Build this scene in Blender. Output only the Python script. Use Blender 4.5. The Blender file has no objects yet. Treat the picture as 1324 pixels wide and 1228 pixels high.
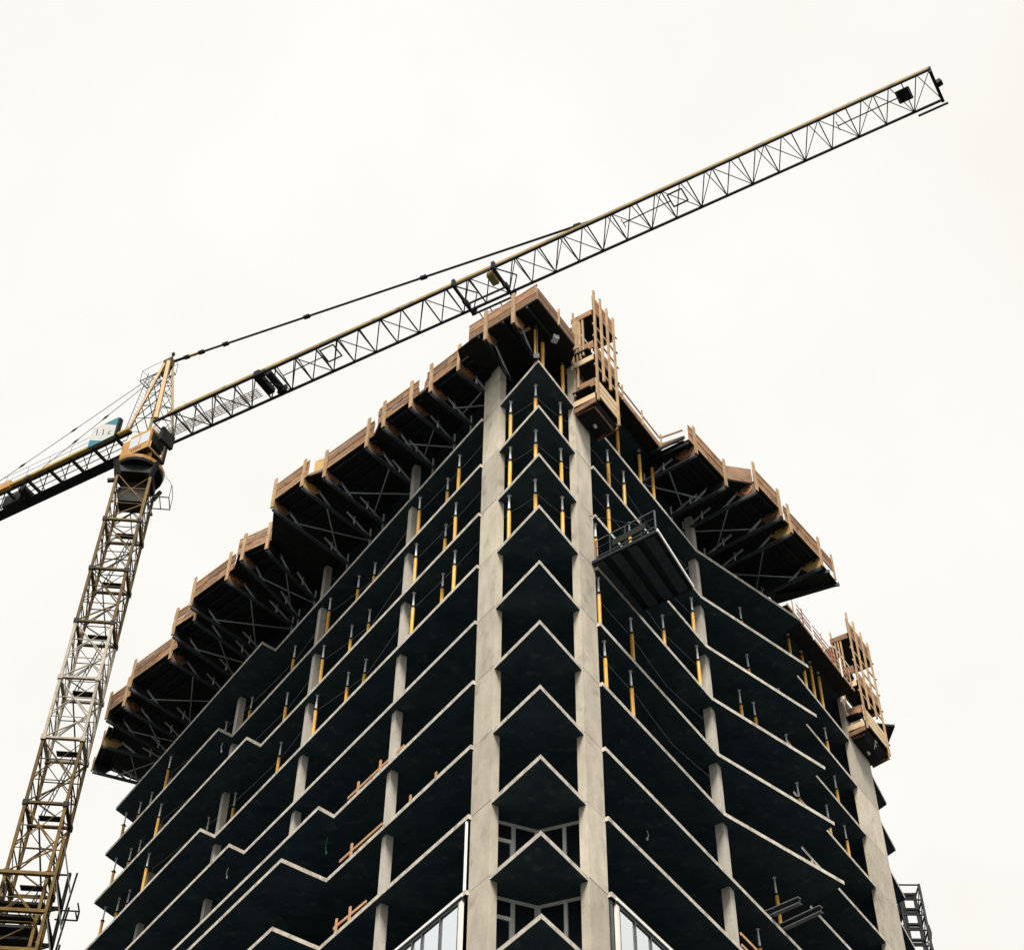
import bpy, bmesh, math, random
from mathutils import Vector, Matrix
random.seed(7)
S = bpy.context.scene
C = S.collection

# ------------------------------------------------------------------ camera
GZ = 56.134                                   # height of the datum slab edge above the street
cam_d = bpy.data.cameras.new('camera'); cam = bpy.data.objects.new('camera', cam_d); C.objects.link(cam)
cr = Vector((0.99996, -0.00016, 0.00861)); cu = Vector((-0.00589, -0.74241, 0.66993)); cf = Vector((-0.00629, 0.66995, 0.74238))
cam.matrix_world = Matrix(((cr.x, cu.x, -cf.x, -0.654), (cr.y, cu.y, -cf.y, -42.682), (cr.z, cu.z, -cf.z, GZ-54.534), (0, 0, 0, 1)))
cam_d.sensor_width = 36; cam_d.sensor_fit = 'HORIZONTAL'; cam_d.lens = 36*2108.15/1324
cam_d.clip_start = 0.5; cam_d.clip_end = 3000
S.camera = cam
# ------------------------------------------------------------------ sky
SUN_EL, SUN_AZ = math.radians(54), math.radians(-1)      # azimuth measured from -Y (behind the camera)
w = bpy.data.worlds.new('World'); S.world = w; w.use_nodes = True
nt = w.node_tree; nt.nodes.clear()
def N(t, typ, **kw):
    n = t.nodes.new(typ)
    for k, v in kw.items(): setattr(n, k, v)
    return n
sky = N(nt, 'ShaderNodeTexSky', sky_type='NISHITA', sun_disc=False)
sky.sun_elevation = SUN_EL; sky.sun_rotation = math.pi - SUN_AZ; sky.dust_density = 3
tc = N(nt, 'ShaderNodeTexCoord')
ns = N(nt, 'ShaderNodeTexNoise'); ns.inputs['Scale'].default_value = 3.2; ns.inputs['Detail'].default_value = 5; ns.inputs['Roughness'].default_value = .5
rp = N(nt, 'ShaderNodeValToRGB')
rp.color_ramp.elements[0].position = .36; rp.color_ramp.elements[0].color = (3.90, 3.78, 3.50, 1)
rp.color_ramp.elements[1].position = .62; rp.color_ramp.elements[1].color = (4.08, 4.04, 3.88, 1)
mx = N(nt, 'ShaderNodeMix', data_type='RGBA'); mx.inputs[0].default_value = .97
bg = N(nt, 'ShaderNodeBackground'); bg.inputs['Strength'].default_value = 0.05
wo = N(nt, 'ShaderNodeOutputWorld')
nt.links.new(tc.outputs['Generated'], ns.inputs['Vector']); nt.links.new(ns.outputs['Fac'], rp.inputs['Fac'])
nt.links.new(sky.outputs['Color'], mx.inputs[6]); nt.links.new(rp.outputs['Color'], mx.inputs[7])
nt.links.new(mx.outputs[2], bg.inputs['Color']); nt.links.new(bg.outputs['Background'], wo.inputs['Surface'])
# ------------------------------------------------------------------ sun behind thin cloud
sd = bpy.data.lights.new('sun', 'SUN'); sd.energy = 1.3; sd.angle = math.radians(20); sd.color = (1, .93, .82)
so_ = bpy.data.objects.new('sun', sd); C.objects.link(so_)
sdir = Vector((math.sin(SUN_AZ)*math.cos(SUN_EL), -math.cos(SUN_AZ)*math.cos(SUN_EL), math.sin(SUN_EL)))
so_.rotation_euler = sdir.to_track_quat('Z', 'Y').to_euler(); so_.location = (0, -60, 120)
# ------------------------------------------------------------------ exposure, renderer
S.view_settings.view_transform = 'Standard'; S.view_settings.look = 'None'
S.view_settings.exposure = 2.32; S.view_settings.gamma = 1
S.render.engine = 'CYCLES'
cy = S.cycles
cy.max_bounces = 4; cy.diffuse_bounces = 2; cy.glossy_bounces = 3; cy.transmission_bounces = 2
cy.use_denoising = True
try: cy.denoiser = 'OPENIMAGEDENOISE'
except Exception: pass

# ================================================================== materials
def lin(r, g, b): return (r, g, b, 1)
def mat(name, c1, c2=None, scale=2.0, stretch=(1, 1, 1), rough=.8, metal=0.0, bump=0.0, rnd=0.0, detail=6, lo=.35, hi=.65, spots=None, rust=None):
    m = bpy.data.materials.new(name); m.use_nodes = True; t = m.node_tree
    b = t.nodes['Principled BSDF']; b.inputs['Roughness'].default_value = rough; b.inputs['Metallic'].default_value = metal
    c2 = c2 or c1
    g = N(t, 'ShaderNodeNewGeometry'); mp = N(t, 'ShaderNodeMapping'); mp.inputs['Scale'].default_value = stretch
    n = N(t, 'ShaderNodeTexNoise'); n.inputs['Scale'].default_value = scale; n.inputs['Detail'].default_value = detail; n.inputs['Roughness'].default_value = .65
    r = N(t, 'ShaderNodeValToRGB'); r.color_ramp.elements[0].position = lo; r.color_ramp.elements[1].position = hi
    r.color_ramp.elements[0].color = lin(*c1); r.color_ramp.elements[1].color = lin(*c2)
    t.links.new(g.outputs['Position'], mp.inputs['Vector']); t.links.new(mp.outputs['Vector'], n.inputs['Vector'])
    t.links.new(n.outputs['Fac'], r.inputs['Fac'])
    col = r.outputs['Color']
    if spots:                                         # (colour, scale, amount)
        n2 = N(t, 'ShaderNodeTexNoise'); n2.inputs['Scale'].default_value = spots[1]; n2.inputs['Detail'].default_value = 4
        r2 = N(t, 'ShaderNodeValToRGB'); r2.color_ramp.elements[0].position = .58; r2.color_ramp.elements[1].position = .70
        r2.color_ramp.elements[0].color = (0, 0, 0, 1); r2.color_ramp.elements[1].color = (spots[2],)*3 + (1,)
        x = N(t, 'ShaderNodeMix', data_type='RGBA'); x.inputs[7].default_value = lin(*spots[0])
        t.links.new(g.outputs['Position'], n2.inputs['Vector']); t.links.new(n2.outputs['Fac'], r2.inputs['Fac'])
        t.links.new(r2.outputs['Color'], x.inputs[0]); t.links.new(col, x.inputs[6]); col = x.outputs[2]
    if rnd:
        oi = N(t, 'ShaderNodeObjectInfo'); mr = N(t, 'ShaderNodeMapRange')
        mr.inputs['To Min'].default_value = 1-rnd; mr.inputs['To Max'].default_value = 1+rnd
        hs = N(t, 'ShaderNodeHueSaturation')
        t.links.new(oi.outputs['Random'], mr.inputs['Value']); t.links.new(mr.outputs['Result'], hs.inputs['Value'])
        t.links.new(col, hs.inputs['Color']); col = hs.outputs['Color']
    t.links.new(col, b.inputs['Base Color'])
    if bump:
        bm = N(t, 'ShaderNodeBump'); bm.inputs['Strength'].default_value = bump; bm.inputs['Distance'].default_value = .02
        n3 = N(t, 'ShaderNodeTexNoise'); n3.inputs['Scale'].default_value = scale*6; n3.inputs['Detail'].default_value = 5
        t.links.new(mp.outputs['Vector'], n3.inputs['Vector']); t.links.new(n3.outputs['Fac'], bm.inputs['Height']); t.links.new(bm.outputs['Normal'], b.inputs['Normal'])
    return m
M = {}
M['concrete'] = mat('column_concrete', (.37, .335, .27), (.52, .475, .395), 1.1, (1.6, 1.6, .8), .9, bump=.3, lo=.3, hi=.7, spots=((.23, .205, .165), 1.4, .55), rnd=.17)
M['edge'] = mat('slab_edge_concrete', (.28, .26, .225), (.55, .51, .445), 4.0, rough=.9, lo=.32, hi=.6, bump=.4, spots=((.22, .20, .17), 2.2, .75))
M['blade'] = mat('wall_concrete', (.38, .355, .31), (.49, .46, .40), 1.5, (1.4, 1.4, .8), .9, lo=.3, hi=.7, spots=((.33, .30, .26), 5, .5))
M['soffit'] = mat('shaded_soffit_concrete', (.022, .042, .052), (.052, .076, .088), .9, rough=.85, lo=.3, hi=.7, spots=((.12, .145, .15), 2.0, .45))  # shade between floors is put into this dark base; paler spots are stains
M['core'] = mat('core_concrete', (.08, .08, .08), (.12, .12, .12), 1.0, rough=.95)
M['board'] = mat('weathered_board', (.14, .070, .034), (.33, .18, .092), 2.2, (1, 1, 5), .85, rnd=.36, bump=.3, spots=((.08, .042, .024), 3.0, .85))
M['batten'] = mat('pine_batten', (.26, .165, .085), (.46, .31, .17), 3, (4, 4, .6), .8, rnd=.14, bump=.15, spots=((.18, .11, .06), 4, .5))
M['lumber'] = mat('orange_lumber', (.42, .21, .10), (.56, .32, .17), 3, rough=.8, rnd=.12)
M['ply'] = mat('used_plywood', (.13, .062, .028), (.26, .145, .075), 1.8, rough=.75, rnd=.2, spots=((.055, .03, .018), 2.5, .7))
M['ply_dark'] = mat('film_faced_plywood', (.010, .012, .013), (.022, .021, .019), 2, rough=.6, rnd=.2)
M['ply_light'] = mat('fresh_plywood', (.50, .36, .21), (.62, .48, .31), 1.5, rough=.8, spots=((.33, .22, .13), 3, .6))
M['ply_yellow'] = mat('yellow_form_panel', (.40, .245, .07), (.52, .34, .11), 2, rough=.6, spots=((.26, .16, .06), 3, .6))
M['prop'] = mat('yellow_prop_paint', (.60, .30, .025), (.74, .42, .05), 5, (1, 1, .5), .5, rnd=.10, spots=((.40, .17, .03), 8, .6))
M['zinc'] = mat('galvanised_steel', (.74, .75, .76), (.84, .85, .86), 8, rough=.5)
M['alu'] = mat('aluminium_strut', (.36, .39, .42), (.50, .53, .56), 3, rough=.5, metal=.2, rnd=.2)
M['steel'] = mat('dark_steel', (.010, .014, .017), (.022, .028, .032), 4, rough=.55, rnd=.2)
M['rope'] = mat('steel_wire', (.12, .12, .12), (.2, .2, .2), 6, rough=.6)
M['c_yel'] = mat('crane_yellow', (.20, .13, .022), (.33, .215, .036), .9, rough=.6, rnd=.22, spots=((.045, .034, .016), .9, .95))
M['c_och'] = mat('crane_ochre_mast', (.052, .032, .008), (.115, .070, .016), 2.5, rough=.65, rnd=.12, spots=((.09, .045, .02), 3, .8))
M['c_gold'] = mat('crane_golden_mast', (.085, .052, .012), (.16, .10, .024), 2.5, rough=.65, rnd=.12, spots=((.13, .07, .03), 3, .8))
M['c_cream'] = mat('crane_cream_mast', (.20, .175, .13), (.33, .295, .23), 2.5, rough=.65, rnd=.10, spots=((.20, .15, .09), 3, .8))
M['c_dark'] = mat('crane_dark_lattice', (.006, .008, .009), (.015, .015, .014), 4, rough=.65, rnd=.15)
M['cab'] = mat('cab_orange', (.36, .17, .03), (.48, .245, .05), 1.5, rough=.45, spots=((.18, .09, .025), 2.2, .7))
M['teal'] = mat('teal_paint', (.014, .13, .175), (.025, .165, .215), 3, rough=.5)
M['white'] = mat('white_paint', (.74, .74, .72), (.80, .80, .78), 3, rough=.6)
M['black'] = mat('black_paint', (.012, .012, .014), None, rough=.6)
M['channel'] = mat('platform_channel', (.028, .040, .046), (.052, .066, .072), 3, rough=.6)
M['beam_grey'] = mat('grey_mill_steel', (.13, .14, .15), (.19, .20, .21), 3, rough=.55)
M['c_lat'] = mat('crane_brown_lattice', (.030, .022, .012), (.075, .052, .02), 3, rough=.6, rnd=.2)
M['chord_grey'] = mat('worn_steel_channel', (.05, .058, .064), (.09, .10, .11), 5, rough=.5, rnd=.2)
M['apex'] = mat('apex_orange', (.27, .145, .03), (.38, .215, .05), 1.5, rough=.55, spots=((.13, .07, .02), 2, .8))
M['sign_white'] = mat('weathered_white_vinyl', (.42, .43, .42), (.52, .52, .51), 2, rough=.6)
M['red'] = mat('red_oxide_paint', (.20, .05, .035), (.28, .085, .055), 4, rough=.6)
M['orange_paint'] = mat('orange_spray_paint', (.50, .13, .02), (.62, .20, .04), 6, rough=.7)
M['pink'] = mat('pink_grating', (.52, .45, .43), (.60, .53, .51), 4, rough=.8)
M['frame'] = mat('window_frame_grey', (.70, .68, .64), (.78, .76, .72), 3, rough=.5)
M['frame_dark'] = mat('dark_mullion', (.03, .035, .04), (.05, .055, .06), 3, rough=.4)
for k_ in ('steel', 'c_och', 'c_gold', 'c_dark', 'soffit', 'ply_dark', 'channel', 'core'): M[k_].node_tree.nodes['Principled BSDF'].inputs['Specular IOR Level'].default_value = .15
M['ground'] = mat('asphalt', (.03, .03, .032), (.05, .05, .05), 1.2, rough=.95)
M['green'] = mat('green_hose', (.05, .3, .12), None, rough=.5)
def glass(name, base, rough, metal, spec=.5):
    m = mat(name, base, None, rough=rough, metal=metal); b = m.node_tree.nodes['Principled BSDF']
    b.inputs['Specular IOR Level'].default_value = spec
    return m
M['pane_sky'] = glass('reflective_glazing', (.80, .84, .88), .04, 1.0)
M['pane_dark'] = glass('dark_glazing', (.012, .016, .02), .06, 0.0)

# ================================================================== helpers
class MB:
    """collects boxes, bars, tubes and prisms; build() links them as ONE mesh object"""
    def __init__(s): s.v = []; s.f = []; s.m = []
    def add(s, vs, fs, mi=0):
        o = len(s.v); s.v += [Vector(v) for v in vs]; s.f += [[i+o for i in f] for f in fs]; s.m += [mi]*len(fs)
    def obox(s, c, ax, ay, az, mi=0):           # centre and three half-axis vectors
        c, ax, ay, az = map(Vector, (c, ax, ay, az))
        vs = [c+ax*i+ay*j+az*k for k in (-1, 1) for j in (-1, 1) for i in (-1, 1)]
        fs = [(0, 2, 3, 1), (4, 5, 7, 6), (0, 1, 5, 4), (2, 6, 7, 3), (0, 4, 6, 2), (1, 3, 7, 5)]
        if ax.cross(ay).dot(az) < 0: fs = [f[::-1] for f in fs]
        s.add(vs, fs, mi)
    def bar(s, p0, p1, w, h, up=(0, 0, 1), mi=0):
        p0, p1 = Vector(p0), Vector(p1); d = p1-p0; L = d.length
        if L < 1e-6: return
        d /= L; u = Vector(up)
        if abs(d.dot(u)) > .98: u = Vector((0.5, 0.86, 0))
        sd_ = d.cross(u).normalized(); u = sd_.cross(d)
        s.obox((p0+p1)/2, d*L/2, sd_*w/2, u*h/2, mi)
    def tube(s, p0, p1, r, n=6, r1=None, mi=0):
        p0, p1 = Vector(p0), Vector(p1); d = (p1-p0).normalized(); r1 = r if r1 is None else r1
        u = Vector((0, 0, 1)) if abs(d.z) < .95 else Vector((1, 0, 0))
        a = d.cross(u).normalized(); b = d.cross(a)
        vs = []
        for p, q in ((p0, r), (p1, r1)):
            for i in range(n):
                t = 2*math.pi*i/n; vs.append(p+(a*math.cos(t)+b*math.sin(t))*q)
        fs = [(i, i+n, (i+1) % n+n, (i+1) % n) for i in range(n)] + [tuple(range(n)), tuple(range(2*n-1, n-1, -1))]
        s.add(vs, fs, mi)
    def prism(s, poly, z0, z1, mtop=0, medge=0, mbot=None):
        n = len(poly); mbot = mtop if mbot is None else mbot
        vs = [(x, y, z0) for x, y in poly]+[(x, y, z1) for x, y in poly]
        s.add(vs, [tuple(range(n-1, -1, -1))], mbot); o = len(s.v)-2*n
        s.f.append([o+n+i for i in range(n)]); s.m.append(mtop)
        for i in range(n):
            j = (i+1) % n; s.f.append([o+i, o+j, o+j+n, o+i+n]); s.m.append(medge)
    def build(s, name, m, parent=None, loc=None):
        off = Vector(loc) if loc is not None else (parent.matrix_world.translation if parent is not None else Vector((0, 0, 0)))
        if parent is not None: off = origin(parent)
        me = bpy.data.meshes.new(name); me.from_pydata([v-off for v in s.v], [], s.f)
        for mm in (m if isinstance(m, (list, tuple)) else [m]): me.materials.append(M[mm])
        me.polygons.foreach_set('material_index', s.m)
        o = bpy.data.objects.new(name, me); C.objects.link(o)
        if parent is not None: o.parent = parent
        elif loc is not None: o.location = loc
        return o
ORG = {}
def origin(o):
    while o.parent is not None: o = o.parent
    return ORG.get(o.name, Vector((0, 0, 0)))
def tag(o, label=None, cat=None, group=None, kind=None):
    if label: o['label'] = label
    if cat: o['category'] = cat
    if group: o['group'] = group
    if kind: o['kind'] = kind
    return o
def thing(name, label, cat, loc, group=None):
    o = bpy.data.objects.new(name, None); C.objects.link(o); o.location = loc; o.empty_display_size = .3
    ORG[o.name] = Vector(loc); return tag(o, label, cat, group)
def part_empty(name, parent):
    o = bpy.data.objects.new(name, None); C.objects.link(o); o.parent = parent; return o
UNIT = {}
def unit(kind, mk):
    if (kind, mk) not in UNIT:
        b = MB()
        if kind == 'tube': b.tube((0, 0, -.5), (0, 0, .5), 1, 6)
        else: b.obox((0, 0, 0), (1, 0, 0), (0, 1, 0), (0, 0, .5))
        me = bpy.data.meshes.new('unit_'+kind); me.from_pydata(b.v, [], b.f); me.materials.append(M[mk]); UNIT[(kind, mk)] = me
    return UNIT[(kind, mk)]
def member(name, p0, p1, r, mk, parent, kind='tube', r2=None, up=None):
    """one straight piece as its own object sharing a unit mesh"""
    p0, p1 = Vector(p0), Vector(p1); d = p1-p0; L = d.length; z = d/L
    u = Vector(up) if up is not None else Vector((0, 0, 1))
    if abs(z.dot(u)) > .98: u = Vector((1, 0, 0))
    x = u.cross(z).normalized(); y = z.cross(x)
    m = Matrix(((x.x, y.x, z.x, 0), (x.y, y.y, z.y, 0), (x.z, y.z, z.z, 0), (0, 0, 0, 1))) @ Matrix.Diagonal((r, r2 or r, L, 1))
    o = bpy.data.objects.new(name, unit(kind, mk)); C.objects.link(o); o.parent = parent
    c = (p0+p1)/2 - origin(parent); o.matrix_local = Matrix.Translation(c) @ m
    return o

# plan frame: the front corner is the origin, two straight facades run away from it
aL, aR = math.radians(124.7865), math.radians(56.7865)
dL = Vector((math.cos(aL), math.sin(aL))); nL = Vector((-math.sin(aL), math.cos(aL)))
dR = Vector((math.cos(aR), math.sin(aR))); nR = Vector((math.sin(aR), -math.cos(aR)))
FR = {'L': (dL, nL), 'R': (dR, nR)}
def P(side, s, o, z=None):
    d, n = FR[side]; v = d*s+n*o
    return (v.x, v.y) if z is None else Vector((v.x, v.y, z+GZ))
def D3(side): return Vector((*FR[side][0], 0))
def N3(side): return Vector((*FR[side][1], 0))
Z3 = Vector((0, 0, 1))
def XY(x, y, z): return Vector((x, y, z+GZ))
ORD = ['zeroth', 'first', 'second', 'third', 'fourth', 'fifth', 'sixth', 'seventh', 'eighth', 'ninth', 'tenth', 'eleventh', 'twelfth', 'thirteenth', 'fourteenth']

# ================================================================== ground
g = MB(); g.obox((0, 0, -.15), (900, 0, 0), (0, 900, 0), (0, 0, .15))
tag(g.build('street', 'ground'), kind='structure')

# ================================================================== the tower
BASE = Vector((0, 0, 0))
T = thing('unfinished_tower', 'bare concrete tower under construction, open floor slabs stacked round a sharp front corner', 'building', BASE)
KB = 18
def outline(k):
    p = [P('R', 0, -.05) if False else (0, 0.0)]
    p += [P('R', 2.97, -.05), P('R', 2.97, -.12), P('R', 4.08, -.12), P('R', 4.08, .15)]
    if k <= 5: p += [P('R', 13.48, .15), P('R', 20.48, 2.12), P('R', 21.0, .30), P('R', 21.2, .15)]
    p += [P('R', 30.1, .148), P('R', 30.1, .0), P('R', 32.6, .0)]
    pr = P('R', 36.25, -.5); p += [pr]
    pl = Vector(P('L', 39.45, -.4)) + dR*0.0
    a = Vector(pr)+dL*38.6; p += [(a.x, a.y)]
    q = []
    q += [P('L', 2.97, -.05), P('L', 2.97, -.12), P('L', 4.08, -.12), P('L', 4.08, .13)]
    if k in (-1, 1, 3): q += [P('L', 26.2, .12), P('L', 26.12, .93)]; oo = .93
    elif k in (0, 2, 4): q += [P('L', 22.5, .12), P('L', 22.4, .93)]; oo = .93
    elif k == 5: q += [P('L', 14.17, .10), P('L', 14.03, .90)]; oo = .90
    else: q += [P('L', 14.2, .11), P('L', 14.05, 2.21)]; oo = 2.21
    e = Vector(P('L', 39.1, oo)); q += [(e.x, e.y)]
    e2 = e + dR*4.0; q += [(e2.x, e2.y)]
    return p + q[::-1]
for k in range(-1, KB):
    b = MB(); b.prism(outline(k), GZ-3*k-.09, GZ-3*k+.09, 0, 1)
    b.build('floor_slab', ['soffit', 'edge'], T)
# edge trim on the glazed floor
# columns in pours
def pour(side, s0, s1, o0, o1, mk, z0, z1, joint, me=None):
    b = MB(); d, n = D3(side), N3(side)
    c = d*(s0+s1)/2+n*(o0+o1)/2; hx = d*(s1-s0)/2; hy = n*(o0-o1)/2; h = (z1-z0)
    if joint:
        b.obox(c+Z3*(h/2), hx, hy, Z3*(h/2-.018)); b.obox(c+Z3*(h/2), hx*.985, hy*.95, Z3*(h/2+.004))
    else: b.obox(c+Z3*(h/2), hx, hy, Z3*(h/2))
    me = bpy.data.meshes.new('column'); me.from_pydata(b.v, [], b.f); me.materials.append(M[mk]); return me
def column_run(side, s0, s1, o0, o1, mk, ks, joint):
    me = pour(side, s0, s1, o0, o1, mk, 0, 3.0 if joint else 2.84, joint)
    for k in ks:
        o = bpy.data.objects.new('column', me); C.objects.link(o); o.parent = T
        j = random.uniform(-.005, .005) if joint else 0
        o.location = (N3(side)*j) + Vector((0, 0, GZ-3*k+(.02 if joint else .08)))
column_run('L', 2.93, 4.12, 0, -.34, 'concrete', range(0, KB+1), True)
column_run('R', 2.93, 4.12, 0, -.34, 'concrete', range(0, KB+1), True)
column_run('R', 30.15, 32.75, .15, -.12, 'concrete', range(0, KB+1), True)
for s in (10.15, 18.35, 26.55, 34.75): column_run('L', s, s+.31, -.13, -.45, 'blade', range(0, KB+1), False)
column_run('R', 13.86, 14.22, -.11, -.48, 'blade', range(0, KB+1), False)
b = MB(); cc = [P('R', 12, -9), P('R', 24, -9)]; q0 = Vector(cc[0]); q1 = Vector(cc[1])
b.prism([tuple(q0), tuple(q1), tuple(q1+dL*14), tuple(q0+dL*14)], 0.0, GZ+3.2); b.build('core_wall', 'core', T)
# windows set back in the corner bay
for k in (8, 9):
    z0, z1 = -3*k+.10, -3*(k-1)-.10
    pc = Vector((-.06, 3.95)); 
    for end, ts, trans in (((-1.55, 3.34), (0.0, .44, .97), True), ((1.45, 3.34), (0.03, .62, 1.0), False)):
        e = Vector(end); a = (e if trans else pc); c2 = (pc if trans else e)
        fr = MB(); dd = Vector((*(c2-a), 0)); nn = Vector((-dd.y, dd.x, 0)).normalized()
        A = Vector((a.x, a.y, GZ))
        def pt(t, z): return A+dd*t+Z3*z
        fr.bar(pt(0, z1-.06), pt(1, z1-.06), .10, .12); fr.bar(pt(0, z0+.06), pt(1, z0+.06), .10, .12)
        for t in ts: fr.bar(pt(t, z0+.12), pt(t, z1-.12), .13, .13)
        if trans:
            fr.bar(pt(.03, z1-.72), pt(.41, z1-.72), .085, .08)
            fr.bar(pt(.05, z0+.14), pt(.05, z1-.78), .12, .07); fr.bar(pt(.39, z0+.14), pt(.39, z1-.78), .12, .07); fr.bar(pt(.05, z1-.80), pt(.39, z1-.80), .12, .07)
        f = fr.build('window', 'frame', T)
        for i in range(2):
            gl = MB(); gl.obox(pt((ts[i]+ts[i+1])/2, (z0+z1)/2), dd*(ts[i+1]-ts[i])/2*.97, nn*.012, Z3*((z1-z0)/2-.1)); gl.build('pane', 'pane_dark', f)
# glazing that has been fitted to the lower floors
def glazing(side, k, s0, widths, open_pane=None):
    z1, z0 = -3*(k-1)-.12, -3*k+.12; o = .06
    fr = MB(); d, n = D3(side), N3(side)
    tot = sum(widths)
    fr.bar(P(side, s0-.25, o, z1-.05), P(side, s0+tot, o, z1-.05), .12, .10); fr.bar(P(side, s0-.25, o, z0+.05), P(side, s0+tot, o, z0+.05), .12, .10)
    s = s0
    for i, wd in enumerate(widths+[0]):
        fr.bar(P(side, s, o, z0+.1), P(side, s, o, z1-.1), .07, .13, up=n); s += wd
    f = fr.build('curtain_wall', 'frame_dark', T)
    jb = MB(); jb.bar(P(side, s0-.13, o+.03, z0+.1), P(side, s0-.13, o+.03, z1-.1), .17, .10, up=n); jb.build('jamb', 'frame', f)
    cp = MB(); cp.bar(P(side, s0-.25, .165, z1+.07), P(side, s0+tot, .165, z1+.07), .05, .10); cp.build('head_trim', 'white', f)
    s = s0
    for i, wd in enumerate(widths):
        gl = MB(); gl.obox(P(side, s+wd/2, o, (z0+z1)/2), d*(wd/2-.04), n*.012, Z3*((z1-z0)/2-.1)); gl.build('pane', 'pane_sky', f)
        if i == open_pane:
            sm = MB(); zz = z0+(z1-z0)*.55
            sm.bar(P(side, s+.06, o+.05, zz), P(side, s+wd-.06, o+.05, zz), .07, .06)
            sm.bar(P(side, s+.06, o+.05, zz-.2), P(side, s+wd-.06, o+.05, zz-.2), .07, .06); sm.build('sash', 'frame_dark', f)
        s += wd
glazing('L', 9, 4.5, [1.12, 1.12, .62, 1.12, 1.12, .62], 2)
glazing('R', 9, 4.6, [1.05, 1.05, 1.05, 1.05, 1.05, .62])
b = MB(); b.bar(P('L', 4.2, .10, -23.9), P('L', 4.2, .10, -21.15), .07, .07, up=N3('L')); b.build('jamb', 'zinc', T)
b = MB(); b.bar(P('R', 4.22, .02, -26.9), P('R', 4.22, .02, -24.15), .14, .08, up=N3('R')); b.build('jamb', 'frame_dark', T)

# ================================================================== yellow shoring props
def prop_meshes(full):
    out = []
    zc = 2.5 if full else 1.93
    b = MB(); b.tube((0, 0, .02), (0, 0, zc), .078, 10); out.append(('outer_tube', b, 'prop'))
    b = MB(); b.tube((0, 0, zc), (0, 0, 2.76), .052, 8, .034); out.append(('inner_tube', b, 'zinc' if not full else 'prop'))
    b = MB(); b.tube((0, 0, zc-.03), (0, 0, zc+.05), .105, 10); b.bar((-.16, 0, zc+.01), (.16, 0, zc+.01), .025, .025); out.append(('collar', b, 'steel'))
    b = MB(); b.obox((0, 0, .01), (.09, 0, 0), (0, .09, 0), (0, 0, .01)); out.append(('base_plate', b, 'prop'))
    b = MB(); b.obox((0, 0, 2.78), (.07, 0, 0), (0, .07, 0), (0, 0, .01)); out.append(('head_plate', b, 'zinc'))
    res = []
    for nme, bb, mk in out:
        me = bpy.data.meshes.new(nme); me.from_pydata(bb.v, [], bb.f); me.materials.append(M[mk]); res.append((nme, me))
    return res
PM = {False: prop_meshes(False), True: prop_meshes(True)}
def prop(side, s, o, k, label, full=False, group='yellow shoring props'):
    # k = slab overhead
    p = P(side, s, o, -3*(k+1)+.10)
    r = thing('shoring_prop', label, 'shoring prop', p, group); r.rotation_euler = (random.uniform(-.008, .008), random.uniform(-.008, .008), random.uniform(0, 3))
    for nme, me in PM[full]:
        c = bpy.data.objects.new(nme, me); C.objects.link(c); c.parent = r
    return r
FLOOR = {-1: 'top', 0: 'second', 1: 'third', 2: 'fourth', 3: 'fifth', 4: 'sixth', 5: 'seventh', 6: 'eighth'}
for k in (0, 1, 2):
    for (sd, s, o), wh in zip((('L', 2.45, -.28), ('L', 1.1, -.62), ('R', 2.4, -.42)), ('left', 'middle', 'right')):
        prop(sd, s, o, k, '%s yellow prop of three in the corner bay, %s storey from the top' % (wh, FLOOR[k]))
for (sd, s, o), wh in zip((('L', .33, -.12), ('R', 1.0, -.42), ('R', 2.54, -.34)), ('left', 'middle', 'right')):
    prop(sd, s, o, -1, '%s all-yellow prop of three under the wooden corner form' % wh, True)
LP = {0: [6.32, 7.76, 9.46, 14.26, 15.47, 17.58, 21.55, 26.25, 28.73, (33.05, .55), 36.46, 37.63, (38.95, .3)],
      1: [6.40, 7.76, 9.48, 14.31, 15.68, 17.62, 21.61, (33.18, .5), 36.7, 37.65, (38.95, .3)],
      2: [6.31, 7.76, 9.42, 14.3, 15.51, 17.66, 21.61, 26.29, 28.82, (33.3, .55), 36.84, 37.85, (39.0, .3)]}
OO = {6: -.2, 7: -.55, 9: -.15, 14: -.7, 15: -.55, 17: -.2, 21: -.5, 26: -.63, 28: -.5, 36: -.05, 37: .06}
for k, lst in LP.items():
    for i, e in enumerate(lst):
        s, o = e if isinstance(e, tuple) else (e, OO[int(e)])
        lab = '%s yellow prop left of the corner columns, left face, %s storey from top' % (ORD[i+1], FLOOR[k])
        if i == len(lst)-1: lab = 'farthest left yellow prop against the sky at slab tip, %s storey from top' % FLOOR[k]
        prop('L', s, o, k, lab)
RP = {-1: [(7.13, -.25), (8.92, -.14), (9.98, -.06), (24.08, -.05), (25.66, -.05), (26.64, -.05), (27.62, -.05)],
      0: [(5.84, -.1), (7.29, -.17), (17.96, .08), (28.45, -.48)],
      1: [(5.74, -.15), (7.63, -.2), (13.25, -.25), (18.03, .1), (21.0, .2), (28.63, -.47)],
      2: [(4.4, -.08), (10.66, -.46), (13.18, -.17), (16.83, 0), (17.95, .16), (20.8, .35), (26.69, -.43), (28.71, -.42)],
      3: [(4.5, -.1), (7.21, -.18), (20.6, .6)], 4: [(4.91, -.16), (6.98, -.2)], 5: [(18.39, -.1)], 6: [(17.08, -.55), (20.3, -.3)]}
for k, lst in RP.items():
    for i, (s, o) in enumerate(lst):
        if k == -1: lab = '%s all-yellow prop from the corner under the top deck of the right face' % ORD[i+1]
        elif len(lst) == 1: lab = 'lone yellow prop behind the protruding steel beams on the right face'
        else: lab = '%s yellow prop right of the corner columns, right face, %s storey from top' % (ORD[i+1], FLOOR[k])
        prop('R', s, o, k, lab, k == -1)
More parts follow.
